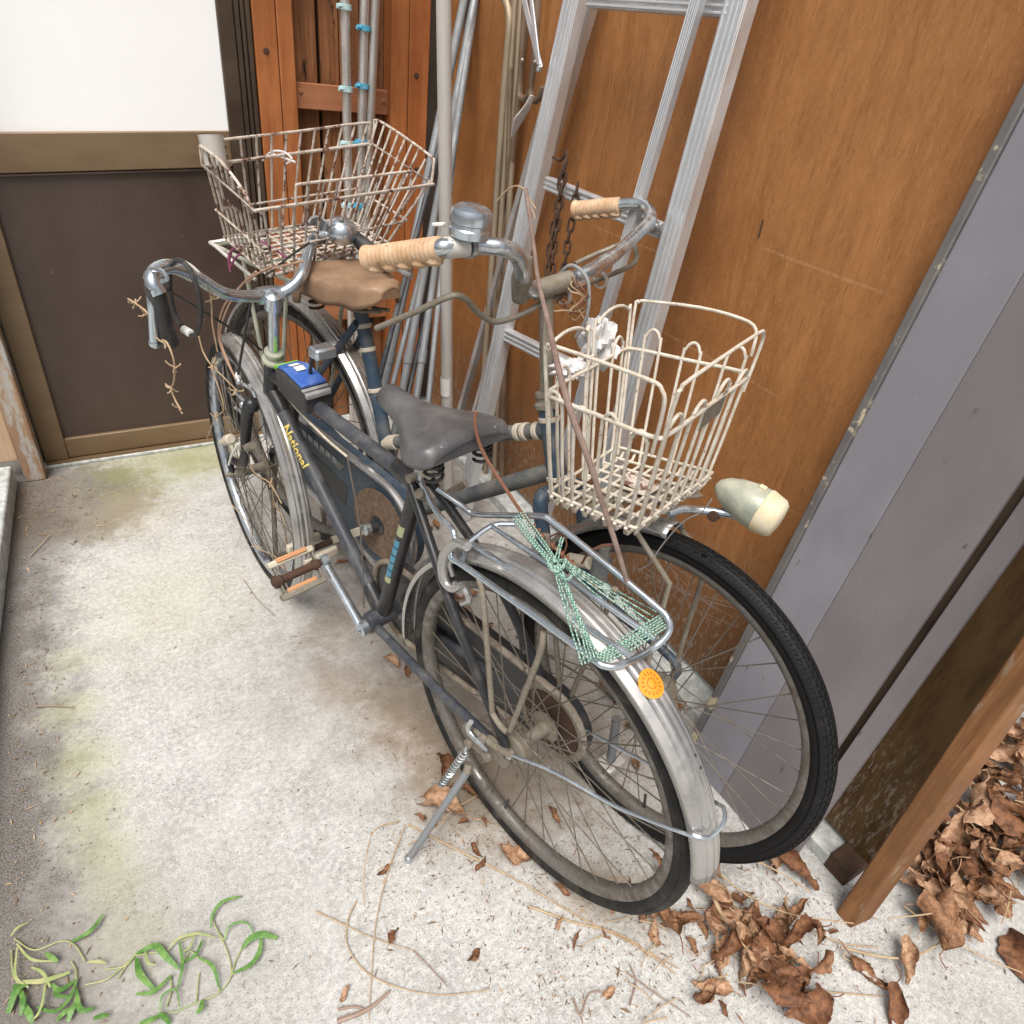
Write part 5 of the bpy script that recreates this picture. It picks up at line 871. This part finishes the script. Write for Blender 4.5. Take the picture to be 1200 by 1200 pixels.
    def flake(P, s_, dk):
        v, f = ((V, F), (VB, FB2), (VC, FC))[dk]; a = R_.uniform(0, 6.3); el = R_.choice((1, 1, 1.4, 2, 5)); d = V3([math.cos(a), math.sin(a), R_.gauss(0, .2)]); e = V3([-d[1], d[0], R_.gauss(0, .3)]); n_ = len(v); c = V3([P[0], P[1], .0025])
        q = [c - d * s_ * el * .5, c + e * s_ * .4 + V3([0, 0, s_ * .25]), c + d * s_ * el * .5, c - e * s_ * .4 + V3([0, 0, s_ * .1])]
        for x in q: x[2] = max(x[2], .0012); v.append(tuple(x))
        f += [(n_, n_ + 3, n_ + 2, n_ + 1)]
    cl = [((640, 1060), (130, 45), 420), ((850, 1100), (90, 60), 520), ((560, 960), (45, 50), 380), ((760, 1130), (130, 50), 420), ((1060, 1120), (90, 60), 260), ((600, 880), (90, 90), 520), ((500, 780), (60, 80), 260), ((340, 640), (45, 60), 200), ((640, 760), (90, 60), 400), ((720, 930), (70, 60), 420), ((800, 850), (60, 60), 260), ((620, 820), (110, 110), 700), ((560, 1010), (70, 50), 260), ((880, 1060), (70, 40), 400), ((640, 1150), (60, 30), 200), ((470, 1000), (50, 70), 160), ((420, 700), (60, 60), 120), ((640, 620), (70, 50), 260)]
    for (cx, cy), (sx, sy), n_ in cl:
        for _ in range(n_): flake(onz((R_.gauss(cx, sx), R_.gauss(cy, sy))), abs(R_.gauss(.0012, .0011)) + .0006, R_.choice((0, 0, 0, 0, 1, 2)))
    for _ in range(700): flake(V3([R_.uniform(-.33, 1.1), R_.uniform(-.1, 2.3), 0]), abs(R_.gauss(.0009, .0007)) + .0005, R_.choice((0, 0, 2)))
    for _ in range(1100): flake(V3([-.335 + abs(R_.gauss(0, .075)), R_.uniform(.5, 2.25), 0]), abs(R_.gauss(.0016, .0012)) + .0006, R_.choice((0, 0, 1)))
    for _ in range(300): flake(V3([R_.gauss(-.2, .08), R_.gauss(2.12, .12), 0]), abs(R_.gauss(.0022, .0014)) + .0006, R_.choice((0, 0, 1)))
    for (v, f), nm, mt in (((V, F), 'dark_litter', 'litter'), ((VB, FB2), 'pale_litter', 'straw'), ((VC, FC), 'brown_litter', 'dead_leaf0')): tag(MB().add(v, f).build(nm, mt, o=(0, 0, 0)), kind='stuff')
    # --- dry stems and twigs
    def stem(q, lab, r=.0014, mt='straw', z=.006, hump=.0, nm='dry_straw', cat='straw', group=None, taper=.6):
        n_ = len(q); P = [onz(p, z + hump * math.sin(math.pi * i / (n_ - 1))) for i, p in enumerate(q)]; return tag(MB().tube(P, [r * (1 - (1 - taper) * i / (n_ - 1)) for i in range(n_)], 6, 5).build(nm, mt), lab, cat, group)
    stem(((370, 1068), (400, 1082), (440, 1100), (484, 1114)), 'long straight dry stem at the lower left of the stem tangle'); stem(((484, 1114), (505, 1135), (524, 1156)), 'short dark stem branching from the long straight stem', mt='twig')
    stem(((418, 1055), (407, 1080), (408, 1110), (430, 1140), (470, 1158), (520, 1166), (575, 1160)), 'thin dry stem bent in a wide open curve'); stem(((468, 962), (440, 972), (430, 1000), (426, 1035), (427, 1062)), 'pale arched dry stem left of the kickstand', hump=.03); stem(((474, 968), (452, 1030), (440, 1085), (436, 1130), (432, 1195)), 'long upright looking dry stem running down to the bottom edge')
    stem(((478, 966), (540, 998), (600, 1028), (680, 1075), (740, 1105), (795, 1135)), 'very long pale stem running from the kickstand to the leaf heap', r=.0018); stem(((620, 1062), (670, 1080), (730, 1097), (790, 1140)), 'pale straw stem lying below the rear tyre', r=.0022); stem(((560, 932), (530, 950), (505, 975), (478, 990)), 'curved dry stem crossing the big leaf under the kickstand', r=.0016, hump=.02)
    stem(((395, 1197), (420, 1188), (438, 1178), (456, 1162)), 'thick reddish twig at the bottom edge', r=.0042, mt='twig', nm='twig', cat='twig'); stem(((396, 1183), (415, 1180), (432, 1184)), 'short grey twig touching the thick reddish twig', r=.0024, mt='twig', nm='twig', cat='twig')
    stem(((830, 1035), (845, 1070), (870, 1098), (876, 1106)), 'pale flat stalk standing out of the leaf heap by the mudguard', r=.005, z=.03, nm='stalk', cat='stalk'); stem(((856, 1000), (900, 1015), (950, 1045)), 'pale stem poking out behind the mudguard end', r=.002, z=.03); stem(((845, 1025), (880, 1052), (930, 1072), (1000, 1082)), 'curved pale stem lying over the leaf heap', r=.0018, z=.04); stem(((985, 1110), (1040, 1122), (1080, 1118), (1125, 1085), (1140, 1065)), 'long pale stem curving right of the upright rolled leaf', r=.0022, z=.02)
    stem(((1060, 1062), (1100, 1092), (1150, 1120), (1198, 1140)), 'pale stem running to the right edge from the end post', r=.0018, z=.02); stem(((940, 1085), (985, 1105), (1030, 1110)), 'stem in front of the end post', r=.0016); stem(((940, 1160), (1000, 1165), (1040, 1168)), 'stem lying left of the broad bottom leaf', r=.0015); stem(((735, 1140), (770, 1165), (810, 1192)), 'thin dark stem at the lower edge below the leaf heap', r=.0014, mt='twig'); stem(((672, 1170), (680, 1190), (690, 1165), (705, 1162)), 'crooked thin twig at the bottom edge', r=.002, mt='twig', nm='twig', cat='twig')
    stem(((738, 1178), (745, 1150), (738, 1130)), 'small dark forked twig at the bottom edge', r=.0018, mt='twig', nm='twig', cat='twig'); stem(((40, 828), (62, 827), (87, 829)), 'short dark stem lying alone at the left of the floor', r=.0018, mt='twig'); stem(((35, 652), (48, 638), (60, 625)), 'thin pale straw on the dirt along the step', r=.0014); stem(((290, 632), (305, 650), (320, 668)), 'thin stem beside the front tyre', r=.0012); stem(((286, 680), (300, 700), (322, 722)), 'thin stem left of the pedal', r=.0012, mt='twig')
    for i in range(34):
        x, y = R_.gauss(850, 90), R_.gauss(1105, 45); a = R_.uniform(0, 3.1); l = R_.uniform(15, 55); stem(((x, y), (x + l * .5 * math.cos(a) + R_.gauss(0, 4), y + l * .3 * math.sin(a)), (x + l * math.cos(a), y + l * .7 * math.sin(a))), 'thin dry stalk strewn round the leaf heap behind the rear tyre', r=.0013, z=.012, mt=R_.choice(('straw', 'straw', 'twig')), group='dry stalks round the leaf heap')
    for i in range(16):
        x, y = R_.uniform(1080, 1190), R_.uniform(900, 1080); a = R_.uniform(0, 3.1); l = R_.uniform(20, 60); stem(((x, y), (x + l * .5 * math.cos(a) + R_.gauss(0, 4), y + l * .4 * math.sin(a)), (x + l * math.cos(a), y + l * .8 * math.sin(a))), 'thin dry stalk lying on the deep leaf pile past the end post', r=.0016, z=.07, group='dry stalks on the far leaf pile')
    # --- pulled weeds
    def weed(lab, blades, stems, o):
        w_ = thing('pulled_weed', onz(o), lab, 'weed')
        def ppt(p, z): return onz((p[0] / 3, 1000 + p[1] / 3), z)
        for q, wd, mt in blades:
            n_ = len(q); P = [ppt(p, .006 + .009 * math.sin(math.pi * (i + .4) / n_)) for i, p in enumerate(q)]; wd *= .80; r = [max(.0010, wd * math.sin(math.pi * (i + .35) / (n_ - .3)) ** .7) for i in range(n_)]; MB().tube(P, r, 6, 5, flat=.12).build('leaf', mt, w_, sharp=70)
        for q in stems: T([ppt(p, .005) for p in q], .0012, 6, 5).build('stem', 'weed_pale', w_)
    g_, p_ = 'weed_green', 'weed_pale'
    weed('pulled green weed with long strap leaves, right of the tangled corner weed', [(((740, 262), (748, 215), (775, 175), (815, 158), (852, 150)), .0045, g_), (((790, 305), (797, 270), (825, 246), (868, 244), (890, 278)), .003, g_), (((850, 335), (880, 300), (925, 285), (975, 298)), .0085, g_), (((822, 420), (880, 392), (912, 345), (918, 292)), .006, g_), (((588, 342), (630, 298), (695, 282), (758, 296)), .0035, p_), (((480, 352), (545, 325), (585, 365), (628, 406)), .0075, g_), (((480, 368), (492, 425), (542, 478)), .0075, g_), (((630, 312), (642, 390), (626, 470)), .004, g_), (((698, 365), (748, 398), (770, 470)), .0045, g_), (((478, 494), (540, 486), (602, 428)), .005, g_), (((648, 382), (690, 352), (712, 302)), .004, g_), (((560, 560), (572, 500), (618, 480), (632, 540)), .0025, g_), (((490, 597), (530, 585), (566, 568)), .006, g_), (((598, 598), (580, 580), (562, 560)), .006, g_), (((690, 560), (705, 545), (712, 515)), .0065, g_), (((510, 340), (520, 385), (550, 392)), .003, p_), (((640, 345), (668, 330), (680, 290)), .003, p_)],
         [((760, 262), (800, 350), (812, 430), (770, 490), (700, 522), (620, 556)), ((588, 342), (530, 350), (470, 360)), ((850, 335), (828, 380), (812, 430)), ((822, 420), (814, 428), (806, 440)), ((790, 305), (776, 290), (762, 266)), ((630, 312), (660, 298), (695, 282)), ((626, 470), (612, 476), (602, 480)), ((770, 470), (772, 480), (768, 490)), ((542, 478), (580, 448), (602, 430)), ((698, 365), (670, 345), (648, 382)), ((698, 365), (660, 372), (640, 390)), ((748, 215), (752, 245), (760, 262)), ((566, 568), (592, 562), (620, 556)), ((712, 515), (706, 520), (700, 522)), ((700, 420), (694, 480), (690, 520)), ((600, 430), (602, 480), (585, 540)), ((415, 440), (470, 360), (520, 330))], (200, 1130))
    weed('pulled tangled green and yellow weed in the bottom left corner', [(((38, 290), (60, 262), (100, 242)), .003, p_), (((60, 330), (54, 430), (100, 472)), .003, p_), (((58, 318), (110, 372), (192, 380)), .003, p_), (((250, 312), (318, 272), (362, 214)), .0055, g_), (((28, 562), (58, 482), (96, 456)), .009, g_), (((74, 520), (100, 560), (112, 596)), .007, g_), (((60, 452), (150, 448), (246, 418)), .006, p_), (((130, 540), (190, 556), (242, 512), (272, 440)), .0045, g_), (((268, 480), (282, 548), (328, 546)), .006, g_), (((238, 592), (252, 550), (268, 520)), .007, g_), (((180, 460), (212, 480), (262, 448)), .006, g_), (((308, 382), (345, 380), (374, 386)), .004, p_), (((160, 350), (180, 365), (202, 380)), .006, g_), (((328, 580), (355, 572), (384, 568)), .006, g_), (((70, 470), (80, 520), (72, 570)), .006, g_), (((100, 590), (130, 570), (150, 520), (160, 440)), .0035, p_), (((200, 590), (225, 560), (262, 540)), .006, g_), (((30, 540), (50, 505), (52, 460)), .0055, g_), (((110, 400), (150, 420), (176, 470)), .0035, p_), (((190, 480), (200, 500), (240, 505)), .0045, g_)],
         [((370, 408), (440, 396), (478, 356)), ((300, 462), (380, 440), (452, 380)), ((50, 300), (120, 340), (210, 310), (260, 320), (300, 380)), ((250, 380), (268, 420), (262, 520)), ((40, 340), (48, 430), (96, 500))], (50, 1140))
    # --- green striped cord tied round the rear rack
    co = thing('cord', pA((650, 662), 0), 'pale green flecked cord tied around the rear rack of the front bicycle', 'cord'); U0 = .735
    def pu(p, u): return onp(p, OA + UA * u, UA)
    def strands(a, b, wa, wb, n_, u0, u1, mid=None, r=.00125, sag=0):
        a, b = V3(a), V3(b); s_ = nrm(V3([b[1] - a[1], a[0] - b[0]]).tolist() if False else np.array([-(b - a)[1], (b - a)[0]]))
        for k in range(n_):
            q = k / (n_ - 1) - .5; p0 = a + s_ * wa * q; p2 = b + s_ * wb * q; p1 = (p0 + p2) / 2 + s_ * R_.gauss(0, 1.8); T([pu(p0, u0), pu(p1, (u0 + u1) / 2 - sag + R_.gauss(0, .001)), pu(p2, u1)], r, 6, 5).build('strand', 'green_cord', co)
    strands((607, 603), (650, 660), 14, 8, 5, .733, .728); strands((652, 662), (692, 776), 8, 21, 6, .728, .695); strands((700, 774), (777, 728), 12, 16, 6, .688, .692); strands((664, 662), (762, 728), 6, 26, 5, .724, .68, sag=.012); strands((651, 660), (659, 630), 5, 3, 2, .73, .745)
    c = pu((652, 661), .732); m = MB(); m.tube([c + FA * .011 * math.cos(t) + LA_ * .012 * math.sin(t) + UA * (.004 * math.sin(2 * t)) for t in [k * .5 for k in range(26)]], .0026, 6); m.build('knot', 'green_cord', co)
    T([pu((662, 655), .735), pu((672, 668), .738), pu((664, 680), .73), pu((655, 672), .735)], .0019, 6, 5).build('strand', 'green_cord', co)
    # --- dry branch stuck through the basket, wire, bag, tangle
    tw = thing('dry_branch', pB((668, 480), -.2), 'long thin dry branch standing in front of the white basket', 'branch'); T([pB(p, l) for p, l in (((616, 222), -.10), ((622, 262), -.13), ((627, 300), -.145), ((631, 330), -.15), ((644, 385), -.18), ((654, 430), -.2), ((668, 480), -.215), ((692, 545), -.215), ((706, 590), -.21), ((723, 642), -.2), ((738, 694), -.19))], [.0030, .0026, .0028, .0030, .0036, .0042, .0046, .0042, .0040, .0038, .0032], 8, 5).build('branch', 'dark_twig', tw)
    for q in (((616, 224), (608, 218), (596, 221), (582, 236)), ((616, 222), (620, 232), (628, 245)), ((618, 240), (624, 246), (627, 256))): T([pB(p, -.10) for p in q], .0011, 5, 4).build('fibre', 'straw', tw)
    T([pB(p, l) for p, l in (((722, 638), -.2), ((705, 640), -.19), ((690, 648), -.18), ((682, 660), -.17))], .0022, 6, 5).build('side_twig', 'copper_wire', tw)
    cw = thing('rusty_wire', pA((620, 610), -.05), 'reddish brown twisted wire running from the saddle to the rear rack', 'wire'); q = [pA(p, l) for p, l in (((558, 482), .0), ((557, 500), .0), ((566, 530), -.01), ((592, 572), -.03), ((620, 612), -.055), ((648, 640), -.066), ((670, 660), -.07), ((700, 690), -.072))]; T(q, .0028, 8, 5).build('strand', 'copper_wire', cw); coil(q[4], q[6], .0045, .0016, 9, 5).build('winding', 'copper_wire', cw); T([pA(p, -.068) for p in ((640, 632), (655, 625), (664, 636), (660, 655), (668, 668))], .0015, 5, 5).build('loop', 'copper_wire', cw)
    r = random.Random(5)
    for lab, px, l, rad, sq, mt in (('crumpled white plastic bag caught at the back of the front basket', (700, 402), .10, .036, (.7, 1, 1.15), 'paper'), ('scrap of white paper lying in the back of the front basket', (668, 432), .0, .024, (1.3, 1, .6), 'paper')):
        c = pB(px, l); m = MB(); m.grid(lambda i, j: c + V3([sq[0] * math.sin(math.pi * j) * math.cos(2 * math.pi * i), sq[1] * math.sin(math.pi * j) * math.sin(2 * math.pi * i), sq[2] * math.cos(math.pi * j)]) * rad * (1 + .34 * math.sin(9 * i * 6.28 + 14 * j) * math.sin(5 + 11 * j) * math.sin(math.pi * j) + .16 * math.sin(23 * j + 4 * 6.28 * i)), 34, 18, True); tag(m.build('paper_scrap', mt, sharp=20), lab, 'litter')
    tg = thing('vine_tangle', pB((672, 348), .03), 'tangle of dry vine wound around the handlebar above the white basket', 'vine')
    for k in range(7):
        c = pB((672 + r.gauss(0, 3), 347 + r.gauss(0, 3)), .03); a0 = r.uniform(0, 6); P = [c + (FB * math.cos(a0 + t) * .022 + UB * math.sin(a0 + t) * .026 * (1 + .2 * math.sin(3 * t))) + LB_ * (r.uniform(-.015, .015) + .012 * math.sin(2 * t + a0)) for t in [6.28 * i / 9 for i in range(9)]]; T(P, .0012, 5, 4, closed=True).build('loop', 'straw' if k % 2 else 'copper_wire', tg)
    T([pB(p, .03) for p in ((678, 362), (690, 382), (702, 398))], .0009, 5, 4).build('thread', 'straw', tg)
    # --- dry vines on the front handlebar
    def vine(lab, q, l, knots):
        th = thing('dry_vine', pA(q[0], l), lab, 'vine'); T([pA(p, l) for p in q], .0014, 6, 5).build('stem', 'straw', th)
        for p in knots:
            m = MB(); c = pA(p, l)
            for k in range(5): d = nrm(V3([r.gauss(0, 1), r.gauss(0, 1), r.gauss(0, 1)])); m.tube([c, c + d * .008, c + d * .013 + V3([0, 0, .003])], .0012, 5, 2)
            m.build('tendril', 'straw', th)['kind'] = 'stuff'
    vine('dry vine tip pointing left from the handlebar grip towards the door', ((185, 376), (176, 370), (168, 362), (158, 355), (150, 350)), .27, ((172, 368), (158, 355)))
    vine('dry vine hanging straight down from the brake lever', ((188, 398), (196, 402), (204, 424), (204, 446), (201, 456), (206, 470), (212, 480)), .27, ((193, 402), (204, 430), (202, 455), (210, 478)))
    vine('dry vine looping from the brake cable to the top of the front tyre', ((233, 394), (238, 412), (247, 427), (262, 442), (278, 458)), .16, ((250, 427), (277, 458)))
    vine('dry vine trailing down along the left of the front tyre', ((247, 428), (258, 460), (262, 480), (252, 490), (246, 505), (242, 516)), .10, ((253, 489), (250, 428)))
    vine('dry vine crossing the front wheel spokes below the hub', ((270, 590), (290, 612), (300, 640), (322, 652), (338, 672)), .03, ((300, 640), (330, 660)))
    vine('dry vine caught between the front tyre and the fork', ((318, 560), (322, 590), (334, 612), (336, 640), (348, 655)), .0, ((324, 595), (336, 630), (345, 652)))
    vine('dry vine snagged on the front hub', ((290, 540), (300, 556), (316, 566), (330, 590)), .05, ((316, 566),))
    vine('dry vine hanging from the middle of the front handlebar', ((246, 342), (248, 358), (249, 380), (255, 412)), .15, ((248, 350),))
    # --- odds and ends on the rear basket
    c = pB((250, 176), -.16); MB().lathe([(.017, -.028), (.021, -.026), (.023, .022), (.024, .026), (.022, .026), (.020, -.022), (0, -.022)], c, nrm(UB - FB * .2), 20).build('cup', 'pale_pole'); tag(bpy.data.objects['cup'], 'grey metal cup hung on the back left corner of the rear basket', 'cup')
    mg = thing('magenta_cord', pB((276, 298), -.13), 'magenta cord knotted on the rear rack beside the basket', 'cord'); 
    for q in (((268, 308), (272, 294), (280, 288), (286, 294), (276, 302), (271, 312)), ((274, 290), (268, 300), (270, 318)), ((305, 282), (318, 290), (336, 302))): T([pB(p, -.13) for p in q], .0024, 6, 5).build('strand', 'magenta_cord', mg)
    ws = thing('white_string', pB((330, 185), -.1), 'scrap of white string snagged on the back rim of the rear basket', 'string')
    for q in (((308, 188), (318, 178), (332, 178), (342, 186), (336, 192)), ((318, 180), (330, 184), (346, 190))): T([pB(p, .0) for p in q], .0022, 6, 4).build('strand', 'paper', ws)
    # --- grey block with upright on the floor between the wheels
    gb = thing('grey_block', onz((712, 905)), 'small pale grey block with an upright bar on the floor between the two wheels', 'block'); c = onz((712, 903)); MB().box(c + V3([0, 0, .02]), (.030, .006, 0), (-.005, .022, 0), (0, 0, .02)).build('block', 'pale_pole', gb, bevel=.006); T([c + V3([0, 0, .04]), c + V3([.0, .02, .16])], .010, 10).build('upright', 'galvanised', gb)
    # --- cobweb threads in front of the plywood
    cb = thing('cobweb', onx((830, 700), 1.09), 'dusty cobweb stretched low on the plywood behind the front wheel', 'cobweb')
    for k in range(9):
        a = onx((765 + r.gauss(0, 14), 668 + r.gauss(0, 12)), 1.12); b = onx((862 + r.gauss(0, 12), 716 + r.gauss(0, 10)), 1.09); mdl = (a + b) / 2 - V3([0, 0, r.uniform(.0, .035)]); T([a, mdl, b], .0003, 4, 5).build('thread', 'decal_pale', cb)
clutter()
